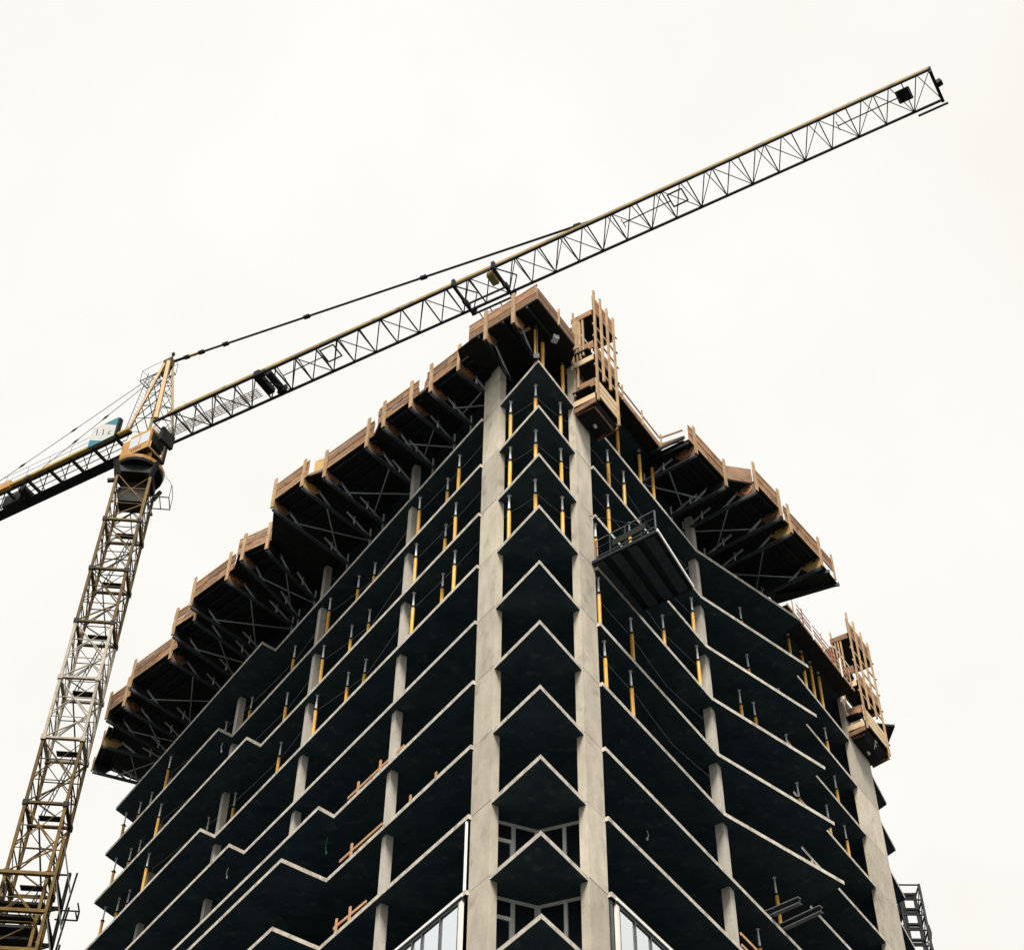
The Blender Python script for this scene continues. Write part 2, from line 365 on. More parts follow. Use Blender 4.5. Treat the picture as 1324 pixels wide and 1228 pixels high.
# guard wires strung past the props
def wire(side, k, pts, label):
    b = MB(); z = -3*(k+1)+.1
    for (s0, o0, h0), (s1, o1, h1) in zip(pts, pts[1:]):
        n = 4
        for i in range(n):
            f0, f1 = i/n, (i+1)/n; sag = lambda f: -.03*4*f*(1-f)
            b.tube(P(side, s0+(s1-s0)*f0, o0+(o1-o0)*f0, z+h0+(h1-h0)*f0+sag(f0)), P(side, s0+(s1-s0)*f1, o0+(o1-o0)*f1, z+h0+(h1-h0)*f1+sag(f1)), .013, 4)
    tag(b.build('guard_wire', 'rope', loc=P(side, pts[0][0], pts[0][1], z)) if False else b.build('guard_wire', 'rope'), label, 'wire', 'guard wires between the props')
for k in (0, 1, 2):
    wire('L', k, [(4.15, -.25, 1.95), (6.35, -.27, 1.9), (9.45, -.22, 1.95), (10.1, -.3, 1.95)], 'thin guard wire from corner column past yellow props, left face, %s storey from top' % FLOOR[k])
    wire('L', k, [(10.5, -.3, 1.95), (14.3, -.78, 1.9), (17.6, -.28, 1.95), (21.6, -.6, 1.9), (26.5, -.4, 1.9)], 'thin guard wire between two blade walls, left face, %s storey from top' % FLOOR[k])
    wire('L', k, [(26.9, -.4, 1.9), (33.1, .3, 1.9), (34.7, -.2, 1.9)], 'thin guard wire near the far left balconies, left face, %s storey from the top' % FLOOR[k])
for k in (0, 1, 2):
    wire('L', k, [(2.9, -.3, 1.93), (2.45, -.38, 1.93), (1.1, -.72, 1.93)], 'thin guard wire left of the middle corner prop, %s storey from the top' % FLOOR[k])
    wire('R', k, [(2.9, -.3, 1.93), (2.4, -.5, 1.93), (1.05, -.72, 1.93)], 'thin guard wire right of the middle corner prop, %s storey from the top' % FLOOR[k])
for k in (0, 1, 2, 3, 4):
    wire('R', k, [(4.15, -.25, 1.95), (5.3, -.25, 1.9), (7.4, -.28, 1.95), (10.6, -.5, 1.8), (13.8, -.3, 1.95)], 'thin guard wire right of the corner column, right face, %s storey from the top' % FLOOR[k])

# ================================================================== letters on gussets
def letter(txt, size, pos, xdir, ydir, mk, parent, name='painted_letter'):
    cu_ = bpy.data.curves.new('txt', 'FONT'); cu_.body = txt; cu_.size = size; cu_.align_x = 'CENTER'; cu_.align_y = 'CENTER'; cu_.extrude = .003; cu_.resolution_u = 3
    to = bpy.data.objects.new('txt', cu_); C.objects.link(to)
    me = bpy.data.meshes.new_from_object(to.evaluated_get(bpy.context.evaluated_depsgraph_get()))
    bpy.data.objects.remove(to); bpy.data.curves.remove(cu_)
    x, y = Vector(xdir).normalized(), Vector(ydir).normalized(); zz = x.cross(y)
    m = Matrix(((x.x, y.x, zz.x, 0), (x.y, y.y, zz.y, 0), (x.z, y.z, zz.z, 0), (0, 0, 0, 1)))
    me.transform(Matrix.Translation(Vector(pos)-origin(parent)) @ m); me.materials.clear(); me.materials.append(M[mk])
    o = bpy.data.objects.new(name, me); C.objects.link(o); o.parent = parent
    return o

# ================================================================== table forms round the top floor
ZD = 2.86
def table(side, posts, label, letters=('', ''), ext=(.45, .45), ply='ply', inner=-.6, infill=None, infill_mat='ply_light', boards=2, nxt=None, group='wooden table forms along the roof edge'):
    (s0, o0), (s1, o1) = posts
    n3 = N3(side); a = P(side, s0, o0, 0); c = P(side, s1, o1, 0)
    fd = (c-a).normalized(); outn = Vector((fd.y, -fd.x, 0)); 
    if outn.dot(n3) < 0: outn = -outn
    L = (c-a).length
    t = thing('table_form', label, 'formwork table', (a+c)/2+Z3*ZD, group)
    def F(u, out, z): return a+fd*u+outn*out+Z3*z
    # deck panels
    npan = max(2, round((L+ext[0]+ext[1])/1.25)); w0 = -ext[0]; wl = (L+ext[0]+ext[1])/npan
    for i in range(npan):
        u0, u1 = w0+i*wl+.006, w0+(i+1)*wl-.006
        def inn(u):
            q = F(u, 0, 0); 
            so = (q.x*n3.x+q.y*n3.y) - inner
            return q - n3*so
        poly = [F(u0, .0, 0), F(u1, .0, 0), inn(u1), inn(u0)]
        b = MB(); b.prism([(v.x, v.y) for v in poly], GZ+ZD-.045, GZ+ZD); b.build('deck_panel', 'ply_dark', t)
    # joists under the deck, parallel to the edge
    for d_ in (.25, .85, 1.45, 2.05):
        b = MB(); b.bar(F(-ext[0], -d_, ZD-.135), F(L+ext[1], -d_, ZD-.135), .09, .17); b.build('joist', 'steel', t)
    # edge planks
    zb = ZD-.03
    for i in range(boards):
        cut = (L+ext[0]+ext[1])*random.uniform(.35, .65)
        for e0, e1 in ((-ext[0]+random.uniform(-.05, .03), -ext[0]+cut-.012), (-ext[0]+cut+.012, L+ext[1]+random.uniform(-.03, .05))):
            b = MB(); zz = zb+.19+i*.47+random.uniform(-.018, .018); b.bar(F(e0, .02+random.uniform(-.008, .008), zz), F(e1, .02+random.uniform(-.008, .008), zz+random.uniform(-.02, .02)), .045, .39); b.build('guard_plank', 'board', t)
    b = MB(); b.bar(F(-ext[0], .02, zb+boards*.47+.045), F(L+ext[1], .02, zb+boards*.47+.045), .05, .09); b.build('top_rail', 'batten', t)
    b = MB(); b.bar(F(-ext[0], .02, ZD-.055), F(L+ext[1], .02, ZD-.055), .045, .09); b.build('sole_batten', 'batten', t)
    for u, lt in ((0, letters[0]), (L, letters[1])):
        b = MB(); b.bar(F(u, .085, 2.16), F(u+random.uniform(-.04, .04), .085, zb+boards*.47+random.uniform(.24, .48)), .18, .075, up=outn); b.build('post', 'batten', t)
        b = MB(); din = 1.05
        q = [F(u, .04, 2.2), F(u, .04, ZD-.06), F(u, -din, ZD-.06), F(u, -din, 2.62), F(u, -din+.35, 2.2)]
        vs = [v+fd*.022 for v in q]+[v-fd*.022 for v in q]
        b.add(vs, [(0, 1, 2, 3, 4), (9, 8, 7, 6, 5)]+[((i+1) % 5, i, i+5, (i+1) % 5+5) for i in range(5)])
        gm = ply if not isinstance(ply, tuple) else ply[0 if u == 0 else 1]
        gs = b.build('gusset_panel', gm, t)
        if lt:
            face = -D3(side)
            off = face*(.026 if True else 0)
            xd = (-outn if side == 'L' else outn)
            letter(lt, .62, F(u, -.46, 2.52)+off, xd, Z3, 'orange_paint', gs)
        # twin-channel bottom chord running back to the tower
        pin = F(u, -.5, 2.1)
        e_in = Vector((F(u, 0, 0).x, F(u, 0, 0).y, 0)); depth = ((e_in.x*n3.x+e_in.y*n3.y)+.75)/max(.5, outn.dot(n3))
        back = lambda out, z: F(u, -out, z)
        for q_ in (-.05, .05):
            b = MB(); b.bar(F(u, .02, 2.10)+fd*q_, back(depth, 2.10)+fd*q_, .035, .14); b.build('truss_chord', 'chord_grey', t)
        for i0, i1 in ((max(.8, depth-1.75), depth), ((.95, 1.95) if depth > 3.0 else (.9, .9))):
            if i1-i0 > .1: b = MB(); b.bar(back(i0, ZD-.14), back(i1, 2.12), .075, .075); b.build('truss_brace', 'alu', t)
        for dd_ in (depth-.15, depth-1.25):
            if dd_ < 1.0: continue
            p0 = back(dd_, 2.2); so_p = p0.x*n3.x+p0.y*n3.y
            b = MB(); b.tube(back(dd_, 2.2), back(dd_, ZD-.1), .045, 6); b.build('jack_head', 'zinc', t)
            if so_p < .05: b = MB(); b.tube(back(dd_, 2.05), Vector((p0.x, p0.y, GZ+.10)), .045, 6); b.build('leg', 'alu', t)
    for a_, c_ in ((depth-.1, 1.3), (1.5, depth-.8)):
        if depth > 2.4: b = MB(); b.bar(F(0, -a_, 2.2), F(L, -c_, 2.2), .05, .05); b.build('cross_brace', 'alu', t)
    if nxt:
        (sn, on), en = nxt
        q0 = F(L+ext[1]-.05, -.03, ZD-.07); q1 = P(side, sn-en+.05, on-.12, ZD-.07)
        i0 = q0-n3*((q0.x*n3.x+q0.y*n3.y)+.6); i1 = q1-n3*((q1.x*n3.x+q1.y*n3.y)+.6)
        b = MB(); b.prism([(v.x, v.y) for v in (q0, q1, i1, i0)], q0.z-.04, q0.z); b.build('infill_deck', 'ply_dark', t)
        for fz, hh in ((.18, .30), (.62, .36)) if not infill else ((.10, .16),):
            if (q1-q0).length > .3: b = MB(); b.bar(q0+Z3*fz, q1+Z3*fz, .04, hh); b.build('infill_plank', 'board', t)
    if infill:
        s2, o2 = infill; q0 = F(L+ext[1], -.06, ZD-.05); q1 = P(side, s2, o2, ZD-.05)
        b = MB(); b.bar(q0+Z3*.5, q1+Z3*.5, .03, .98); b.build('infill_panel', infill_mat, t)
    return t
LTAB = [
    (((3.89, 1.50), (5.62, 1.86)), ('Z', 'P'), (.55, .35), 'ply', (6.5, 1.75), 'board'),
    (((6.90, 2.11), (8.62, 2.50)), ('0', ''), (.40, .45), ('ply', 'ply'), (9.6, 2.35), 'ply_light'),
    (((10.11, 2.50), (12.85, 3.15)), ('U', ''), (.35, .10), 'ply', (13.55, 3.45), 'ply_yellow'),
    (((13.96, 3.72), (15.98, 4.18)), ('D', ''), (.30, .10), ('ply_yellow', 'ply'), None, None),
    (((18.60, 3.05), (19.98, 3.68)), ('', ''), (.10, .40), ('ply_dark', 'ply'), (21.2, 3.5), 'board'),
    (((21.65, 3.62), (24.38, 4.20)), ('W', ''), (.35, .10), ('ply', 'ply_dark'), None, None),
    (((25.2, 3.55), (26.84, 3.98)), ('', ''), (.20, .20), 'ply_dark', None, None),
    (((28.6, 3.25), (31.9, 3.95)), ('', ''), (.45, .15), ('ply', 'ply_dark'), None, None),
    (((33.5, 3.55), (35.02, 3.85)), ('5', ''), (.30, .10), ('ply', 'ply_dark'), None, None)]
for i, (posts, lts, ext, ply, inf, im) in enumerate(LTAB):
    extra = {0: 'with dark letters', 3: 'with a yellow gusset', 5: 'with an orange W'}.get(i, '')
    table('L', posts, ('plank-edged table form on the left face %s, %s one from the corner' % (extra, ORD[i+1])).replace('  ', ' ').replace(' ,', ','), lts, ext, ply, infill=inf, infill_mat=im or 'ply', nxt=((LTAB[i+1][0][0], LTAB[i+1][2][0]) if i+1 < len(LTAB) else ((37.2, 3.05), .9)))
# last form at the far left end
t = table('L', ((37.2, 3.05), (39.6, 2.55)), 'dark end table form with yellow panel at the far left end of the roof edge', ('', ''), (.9, .25), ('ply_yellow', 'ply_dark'), boards=0)
RTAB = [(((10.0, 2.22), (12.55, 2.42)), ('', ''), (.45, .05), ('ply', 'ply_dark'), (13.6, 3.4), 'ply'),
        (((13.58, 3.50), (15.72, 3.70)), ('', ''), (.05, .15), ('ply', 'ply'), None, None),
        (((16.95, 3.62), (19.8, 3.86)), ('', ''), (.35, .10), ('ply_yellow', 'ply_yellow'), None, None)]
for i, (posts, lts, ext, ply, inf, im) in enumerate(RTAB):
    t = table('R', posts, 'plank-edged table form on the right face, %s' % ('nearest the corner', 'middle of three, round mark on its gusset', 'farthest, with yellow gussets')[i], lts, ext, ply, infill=inf, infill_mat=im or 'ply', nxt=((RTAB[i+1][0][0], RTAB[i+1][2][0]) if i < 2 else ((20.3, 3.9), .0)))
    if i < 2:                                   # round chalk ring on the gusset
        gs = [c for c in t.children if c.name.startswith('gusset')][0]
        b = MB(); c0 = P('R', posts[0][0], posts[0][1]-.42, 2.52) - D3('R')*.027
        for j in range(16):
            t0, t1 = 2*math.pi*j/16, 2*math.pi*(j+1)/16
            b.bar(c0+(N3('R')*math.cos(t0)+Z3*math.sin(t0))*.24, c0+(N3('R')*math.cos(t1)+Z3*math.sin(t1))*.24, .006, .035, up=D3('R').cross(N3('R')*-math.sin(t0)+Z3*math.cos(t0)))
        b.build('painted_ring', 'orange_paint', gs)
# short end deck after the last right table
t = thing('end_deck', 'short dark deck end with plank stub at the right tip of the table forms', 'formwork deck', P('R', 21.0, 2.8, ZD))
b = MB(); b.prism([P('R', 20.0, 3.86), P('R', 21.9, 3.9), P('R', 21.4, .6), P('R', 19.6, .6)], GZ+ZD-.30, GZ+ZD-.24); b.build('deck_panel', 'ply_dark', t)
for i in range(2): b = MB(); b.bar(P('R', 20.15, 3.92, ZD+.2+.45*i), P('R', 21.1, 3.98, ZD+.2+.45*i), .045, .4); b.build('guard_plank', 'board', t)
b = MB(); b.bar(P('R', 21.15, 4.02, 2.3), P('R', 21.15, 4.02, 4.05), .1, .08, up=N3('R')); b.build('post', 'batten', t)
b = MB(); b.bar(P('R', 21.7, 4.0, 2.45), P('R', 19.9, -1.0, 2.45), .08, .2); b.build('joist', 'steel', t)
b = MB(); b.bar(P('R', 20.6, 4.0, 2.45), P('R', 18.9, -1.0, 2.45), .08, .2); b.build('joist', 'steel', t)

# ------------------------------------------------------------------ corner form
t = thing('corner_form', 'pointed wooden form deck with plank sides at the top front corner', 'formwork', XY(-.05, -.2, ZD))
A_, B_, E_ = Vector((-.05, -1.15)), Vector((-3.04, 1.16)), Vector((1.69, 1.50))
b = MB(); b.prism([tuple(A_), tuple(E_), (1.3, 3.2), (-3.2, 3.6), (-3.55, 1.65), tuple(B_)], GZ+ZD-.05, GZ+ZD); b.build('deck_panel', 'ply_dark', t)
def plank_wall(p, q, zs, h, mk='board', th=.045, nm='guard_plank'):
    for z in zs:
        b = MB(); j = random.uniform(-.012, .012)
        b.bar(XY(p.x, p.y, z+h/2+j), XY(q.x, q.y, z+h/2-j), th, h); b.build(nm, mk, t)
dAB = (B_-A_).normalized(); dAE = (E_-A_).normalized()
plank_wall(A_+dAB*.03, B_, (ZD+.0, ZD+.50), .46); 
b = MB(); b.bar(XY(*A_, ZD+1.02), XY(*B_, ZD+1.02), .06, .08); b.build('top_rail', 'board', t)
plank_wall(A_+dAE*.03, E_, (ZD+.02, ZD+.44), .36)
for f in (.06, .34, .74):
    p = A_+dAB*(f*(B_-A_).length); b = MB()
for f, low in ((.33, 1.2), (.735, 1.15)):
    p = A_.lerp(B_, f); o2 = Vector((-dAB.y, dAB.x))
    if o2.dot(Vector((-.6, -.8))) < 0: o2 = -o2
    pp = p+o2*.08
    b = MB(); b.bar(XY(*pp, ZD-low+.35), XY(*pp, ZD+1.30), .18, .085, up=(o2.x, o2.y, 0)); b.build('post', 'batten', t)
    q = [XY(*p, ZD-low+.38), XY(*p, ZD-.06), XY(*(p-o2*.75), ZD-.06), XY(*(p-o2*.6), ZD-low+.55)]
    dv = Vector((dAB.x, dAB.y, 0))*.022; b = MB()
    b.add([v+dv for v in q]+[v-dv for v in q], [(0, 1, 2, 3), (7, 6, 5, 4)]+[((i+1) % 4, i, i+4, (i+1) % 4+4) for i in range(4)]); b.build('gusset_panel', 'board' if f < .5 else 'ply', t)
    tgt = Vector((-.19, 1.25)) if f < .5 else Vector((-1.10, 2.76))
    for q_ in (-.05, .05):
        b = MB(); b.bar(XY(p.x+dAB.x*q_, p.y+dAB.y*q_, ZD-low+.28), XY(tgt.x+dAB.x*q_, tgt.y+dAB.y*q_, ZD-low+.1), .035, .12); b.build('truss_chord', 'steel', t)
    b = MB(); k0 = p.lerp(tgt, .30); b.bar(XY(*k0, ZD-.1), XY(*p.lerp(tgt, .95), ZD-low+.18), .07, .07); b.build('truss_brace', 'alu', t)
for i in range(3):
    b = MB(); p0 = A_.lerp(B_, .15+.35*i); b.bar(XY(p0.x, p0.y, ZD-.15), XY(p0.x+1.2, p0.y+1.75, ZD-.15), .09, .17); b.build('joist', 'steel', t)
p = A_.lerp(E_, .52); b = MB(); b.bar(XY(p.x+.06, p.y-.04, ZD-.1), XY(p.x+.06, p.y-.04, ZD+1.05), .08, .07); b.build('post', 'batten', t)
p = A_.lerp(E_, .97); b = MB(); b.bar(XY(p.x+.05, p.y-.03, ZD-.25), XY(p.x+.05, p.y-.03, ZD+1.75), .30, .06, up=(dAE.x, dAE.y, 0)); b.build('end_plank', 'batten', t)
b = MB(); b.bar(XY(-.75, .6, ZD-.12), XY(-.35, .35, ZD-.10), .10, .12); b.build('cleat', 'ply_light', t)
b = MB(); b.obox(XY(.75, .85, ZD-.22), (.12, .05, 0), (-.06, .14, 0), (0, 0, .13)); b.build('clamp_block', 'zinc', t)
b = MB(); b.obox(XY(-.08, .06, .28), (.12, 0, 0), (0, .12, 0), (0, 0, .16)); b.tube(XY(-.08, .06, .1), XY(-.08, .06, ZD-.1), .035, 6); b.build('screw_jack', 'steel', t)

# ------------------------------------------------------------------ low edge forms of the right face
t = thing('edge_form', 'low plank edge form with dark soffit beside the column form on the right face', 'formwork', P('R', 6.8, .5, ZD), 'edge forms on the right face')
b = MB(); b.prism([P('R', 4.2, .78), P('R', 9.5, .78), P('R', 9.5, 1.95), P('R', 9.9, 1.95), P('R', 9.9, .1), P('R', 4.2, .1)], GZ+ZD-.05, GZ+ZD); b.build('deck_panel', 'ply_dark', t)
for z in (-.03, .55):
    b = MB(); b.bar(P('R', 4.3, .8, ZD+z+.19), P('R', 9.35, .8, ZD+z+.19), .04, .36 if z < .3 else .10); b.build('guard_plank', 'board', t)
for z in (-.03, .55):
    b = MB(); b.bar(P('R', 9.35, .82, ZD+z+.17), P('R', 9.5, 1.95, ZD+z+.17), .04, .32 if z < .3 else .10); b.build('guard_plank', 'board', t)
for s in (5.8, 7.6, 9.35): b = MB(); b.bar(P('R', s, .86, ZD-.1), P('R', s, .86, ZD+.95), .08, .06, up=N3('R')); b.build('post', 'batten', t)
for s in (9.2, 9.6):
    b = MB(); b.bar(P('R', s, 2.15, ZD-.2), P('R', s, -.6, ZD-.2), .08, .14); b.build('joist', 'steel', t)
t = thing('edge_form', 'red railed edge deck beside the far column form on the right face', 'formwork', P('R', 26, .6, ZD), 'edge forms on the right face')
b = MB(); b.prism([P('R', 22.0, .95), P('R', 30.0, .95), P('R', 30.0, .1), P('R', 22.0, .1)], GZ+ZD-.05, GZ+ZD); b.build('deck_panel', 'ply_dark', t)
b = MB(); b.bar(P('R', 22.0, .97, ZD+.02), P('R', 30.0, .97, ZD+.02), .05, .16); b.build('guard_plank', 'batten', t)
for z, mk in ((.35, 'red'), (.62, 'red'), (.95, 'red')): b = MB(); b.bar(P('R', 23.2, 1.0, ZD+z), P('R', 29.8, 1.0, ZD+z), .025, .11 if z < .7 else .05); b.build('rail', mk, t)
for i in range(7): b = MB(); b.bar(P('R', 22.6+i*1.15, 1.04, ZD-.25), P('R', 22.6+i*1.15, 1.04, ZD+1.05), .05, .05, up=N3('R')); b.build('post', ('batten', 'red', 'zinc')[i % 3], t)
t = thing('corner_deck', 'dark triangular deck tip sticking out past the far column form', 'formwork deck', P('R', 34, .5, ZD))
b = MB(); b.prism([P('R', 32.6, .3), P('R', 33.75, 1.62), P('R', 36.3, -.4), P('R', 33, -.4)], GZ+ZD-.14, GZ+ZD-.02); b.build('deck_panel', 'ply_dark', t)
b = MB(); b.bar(P('R', 33.75, 1.55, ZD+.02), P('R', 36.2, -.4, ZD+.02), .05, .10); b.build('edge_batten', 'batten', t)

# ------------------------------------------------------------------ climbing column forms
def column_form(s0, s1, o1, z0, z1, label, mark=''):
    t = thing('column_form', label, 'column formwork', P('R', (s0+s1)/2, o1/2, z0), 'climbing forms on the right face columns')
    W = s1-s0; H_ = z1-z0; d, n = D3('R'), N3('R')
    def Q(f, o, z): return P('R', s0+W*f, o, z0+z*H_)
    fs = (0.02, .34, .66, .98)
    for i, f in enumerate(fs):                      # front standards
        zt = 1.0-.012*i if i else .985
        b = MB(); b.bar(Q(f, o1+.05, -.01 if i in (0, 3) else .22), Q(f, o1+.05, zt), .105, .09, up=n); b.build('standard', 'batten', t)
    for k, f in enumerate((.02,)):
        for o, za, zb_ in ((.12, .10, .86), (.30, .16, .80), (.46, .40, .80), (.62, .42, .78)):
            b = MB(); b.bar(Q(-.01, o, za), Q(-.01, o, zb_), .09, .07, up=n); b.build('form_beam', 'batten', t)
    # three working platforms with plank sides
    for zl, hh, brd in ((.05, 1.10, 3), (.385, .85, 2), (.80, 1.15, 3)):
        zz = zl*H_
        b = MB(); b.prism([P('R', s0-.05, o1-.02), P('R', s1+.02, o1-.02), P('R', s1+.02, .02), P('R', s0-.05, .02)], GZ+z0+zz-.06, GZ+z0+zz); b.build('platform', 'ply_dark', t)
        for i in range(brd):
            hgt = hh/brd
            b = MB(); b.bar(P('R', s0, o1-.02, z0+zz+hgt*(i+.5)), P('R', s1, o1-.02, z0+zz+hgt*(i+.5)), .04, hgt-.06); b.build('guard_plank', 'board' if zl > .3 else 'ply_light', t)
        b = MB(); b.bar(P('R', s0-.07, o1-.05, z0+zz-.20), P('R', s0-.07, .05, z0+zz-.20), .05, .34); b.build('side_plank', 'ply_light' if zl < .5 else 'board', t)
        b = MB(); b.bar(P('R', s1+.05, o1-.05, z0+zz-.16), P('R', s1+.05, .05, z0+zz-.16), .05, .26); b.build('side_plank', 'board', t)
        if zl < .5:
            b = MB(); b.prism([P('R', s0-.1, o1*.75), P('R', s0+.45, o1*.75), P('R', s0+.45, .02), P('R', s0-.1, .02)], GZ+z0+zz+.55, GZ+z0+zz+.62); b.build('toe_deck', 'ply_dark', t)
            b = MB(); b.bar(P('R', s0+.06, o1-.10, z0+zz+.9), P('R', s0+.06, .3, z0+zz+.9), .05, .5); b.build('side_board', 'board', t)
    for z in (.30, .56, .67):
        b = MB(); b.bar(Q(-.02, o1-.02, z), Q(1.02, o1-.02, z), .05, .12); b.build('ledger', 'batten', t)
    # steel-faced form panels round the column above the top pour
    b = MB(); d2 = (s0+s1)/2
    b.obox(P('R', d2, .06, z0+H_*.56), d*(W*.40), n*.03, Z3*(H_*.20)); b.build('form_panel', 'ply', t)
    b = MB(); b.obox(P('R', d2-W*.42, -.2, z0+H_*.56), d*.03, n*.24, Z3*(H_*.20)); b.build('form_panel', 'ply', t)
    # tapering bracket beneath
    hr = [P('R', s0, o1-.06, z0-.02), P('R', s1, o1-.06, z0-.02), P('R', s1, .04, z0-.02), P('R', s0, .04, z0-.02)]
    lr = [P('R', s0+W*.18, o1*.62, z0-.30), P('R', s1-W*.10, o1*.62, z0-.30), P('R', s1-W*.10, .10, z0-.30), P('R', s0+W*.18, .10, z0-.30)]
    for i in range(4):
        j = (i+1) % 4; q = [hr[i], hr[j], lr[j], lr[i]]; nn = (q[1]-q[0]).cross(q[3]-q[0]).normalized()*.02
        b = MB(); b.add([v+nn for v in q]+[v-nn for v in q], [(0, 1, 2, 3), (7, 6, 5, 4)]+[((m+1) % 4, m, m+4, (m+1) % 4+4) for m in range(4)]); b.build('hood_panel', 'ply_dark', t)
    b = MB(); b.obox((lr[0]+lr[2])/2, (lr[1]-lr[0])/2, (lr[0]-lr[3])/2, Z3*.02); hood = b.build('hood_floor', 'ply_dark', t)
    for a_, c_ in ((0, 1), (1, 2), (0, 3)):
        b = MB(); b.bar(hr[a_].lerp(lr[a_], .55)+(N3('R')*.03 if a_ == 0 and c_ == 1 else D3('R')*(.03 if a_ == 1 else -.03)), hr[c_].lerp(lr[c_], .55)+(N3('R')*.03 if a_ == 0 and c_ == 1 else D3('R')*(.03 if a_ == 1 else -.03)), .05, .20)
        if not (mark and a_ == 0 and c_ == 1): b.build('underside_board', 'ply' if c_ == 1 else 'board', t)
    if mark:
        letter(mark, .75, (lr[0]+lr[1]+hr[0]+hr[1])/4+N3('R')*.05-Z3*.04, D3('R'), (hr[0]-lr[0]).normalized(), 'white', hood)
    b = MB(); b.bar(Q(1.0, o1-.03, -.01), Q(1.0, .1, -.03), .06, .30); b.build('underside_board', 'board', t)
    b = MB(); b.bar(Q(-.03, o1-.03, -.015), Q(-.03, .1, -.03), .06, .26); b.build('underside_board', 'ply', t)
    for i in range(6):                                # tie-rod nuts along the outer standard
        b = MB(); c0 = Q(1.05, o1+.06, .10+.14*i); b.tube(c0, c0+d*.12, .035, 6); b.build('tie_nut', 'steel', t)
    b = MB(); b.tube(Q(.55, .5, -.06), Q(.55, .42, -.03), .07, 8); b.build('work_lamp', 'white', t)
    return t
column_form(2.82, 4.62, 1.18, -.42, 7.55, 'tall wooden climbing form wrapped round the right corner column')
column_form(30.3, 33.2, 1.15, .55, 8.85, 'tall wooden climbing form on the far right column', 'F')

# ------------------------------------------------------------------ loading platform
t = thing('loading_platform', 'dark steel loading platform cantilevered from the right face near the corner', 'loading platform', P('R', 5.4, 1.7, -9))
zt = -8.72
b = MB(); b.prism([P('R', 3.72, 3.06), P('R', 7.25, 2.7), P('R', 7.35, -.9), P('R', 3.95, -.9)], GZ+zt-.03, GZ+zt); b.build('deck_plate', 'steel', t)
for i in range(5):
    f = .10+i*.20; oA = 3.02+(-.9-3.02)*f; oB = 2.66+(-.9-2.66)*f
    b = MB(); b.bar(P('R', 3.82+.2*f, oA, zt-.11), P('R', 7.2+.1*f, oB, zt-.11), .42, .14); b.build('deck_channel', 'channel', t)
for (s, o, s2, o2) in ((3.72, 3.05, 3.95, -.9), (7.24, 2.7, 7.35, -.9)):
    b = MB(); b.bar(P('R', s, o, zt-.13), P('R', s2, o2, zt-.09), .07, .15); b.build('side_beam', 'steel', t)
b = MB(); b.bar(P('R', 3.72, 3.08, zt-.07), P('R', 7.28, 2.72, zt-.07), .05, .15); b.build('front_lip', 'white', t)
for f in (0, .24, .5, .76, 1):
    p0, p1 = P('R', 3.72, 3.02, zt), P('R', 3.92, .2, zt); q = p0.lerp(p1, f)
    b = MB(); b.bar(q, q+Z3*1.05, .05, .05); b.build('rail_post', 'steel' if 0 < f < 1 else 'chord_grey', t)
    p0, p1 = P('R', 7.24, 2.66, zt), P('R', 7.33, .2, zt); q = p0.lerp(p1, f)
    b = MB(); b.bar(q, q+Z3*1.05, .05, .05); b.build('rail_post', 'steel', t)
for h, tk in ((1.04, .05), (.62, .04), (.12, .10)):
    b = MB(); b.bar(P('R', 3.70, 3.02, zt+h), P('R', 3.92, .2, zt+h), .025, tk*.8); b.build('rail', 'chord_grey' if h > 1 else 'steel', t)
    b = MB(); b.bar(P('R', 7.26, 2.66, zt+h), P('R', 7.33, .2, zt+h), .03, tk); b.build('rail', 'steel', t)
b = MB(); b.bar(P('R', 3.69, 2.6, zt+.42), P('R', 3.83, 1.0, zt+.42), .02, .30); b.build('sign_plate', 'ply_dark', t)
for s, o in ((3.72, 3.0), (7.24, 2.64)):
    b = MB(); b.tube(P('R', s, o, zt+.05), P('R', s+.12, -.3, -5.9), .016, 5); b.build('stay_rod', 'steel', t)
for i in range(6):
    b = MB(); b.obox(P('R', 7.3, 2.4-.35*i, zt+.35+.1*(i % 2)), D3('R')*.03, N3('R')*.06, Z3*.10); b.build('gate_clip', ('red', 'zinc', 'lumber')[i % 3], t)

# ------------------------------------------------------------------ steel beams sticking out lower right
def ibeam(p0, p1, label):
    t = thing('steel_beam', label, 'steel beam', (p0+p1)/2, 'steel beams poking out of the right face')
    for z in (-.13, .13): b = MB(); b.bar(p0+Z3*z, p1+Z3*z, .22, .025); b.build('flange', 'beam_grey', t)
    b = MB(); b.bar(p0, p1, .03, .24); b.build('web', 'steel', t)
ibeam(P('R', 17.15, -.9, -17.65), P('R', 16.85, 1.5, -17.65), 'shorter grey steel beam poking out beside the lone prop, upper of the three')
ibeam(P('R', 18.35, -.9, -17.65), P('R', 17.85, 1.95, -17.65), 'longer grey steel beam poking out below the shorter beam')
ibeam(P('R', 23.6, -.9, -17.65), P('R', 23.2, 1.7, -17.65), 'grey steel beam end poking out near the far right column, bottom edge')
# plywood sheets stood on that floor
t = thing('plywood_sheet', 'pale plywood sheet standing beside an orange one behind the steel beams', 'plywood sheet', P('R', 19.6, -.2, -20.9), 'plywood sheets')
b = MB(); b.obox(P('R', 19.6, -.25, -19.65), D3('R')*.36, N3('R')*.015, Z3*1.22); b.build('face', 'ply_light', t)
t = thing('plywood_sheet', 'orange brown plywood sheet leaning right of the pale sheet', 'plywood sheet', P('R', 20.7, -.3, -20.9), 'plywood sheets')
b = MB(); b.obox(P('R', 20.75, -.35, -19.65), D3('R')*.6, N3('R')*.015, Z3*1.2); b.build('face', 'ply_yellow', t)

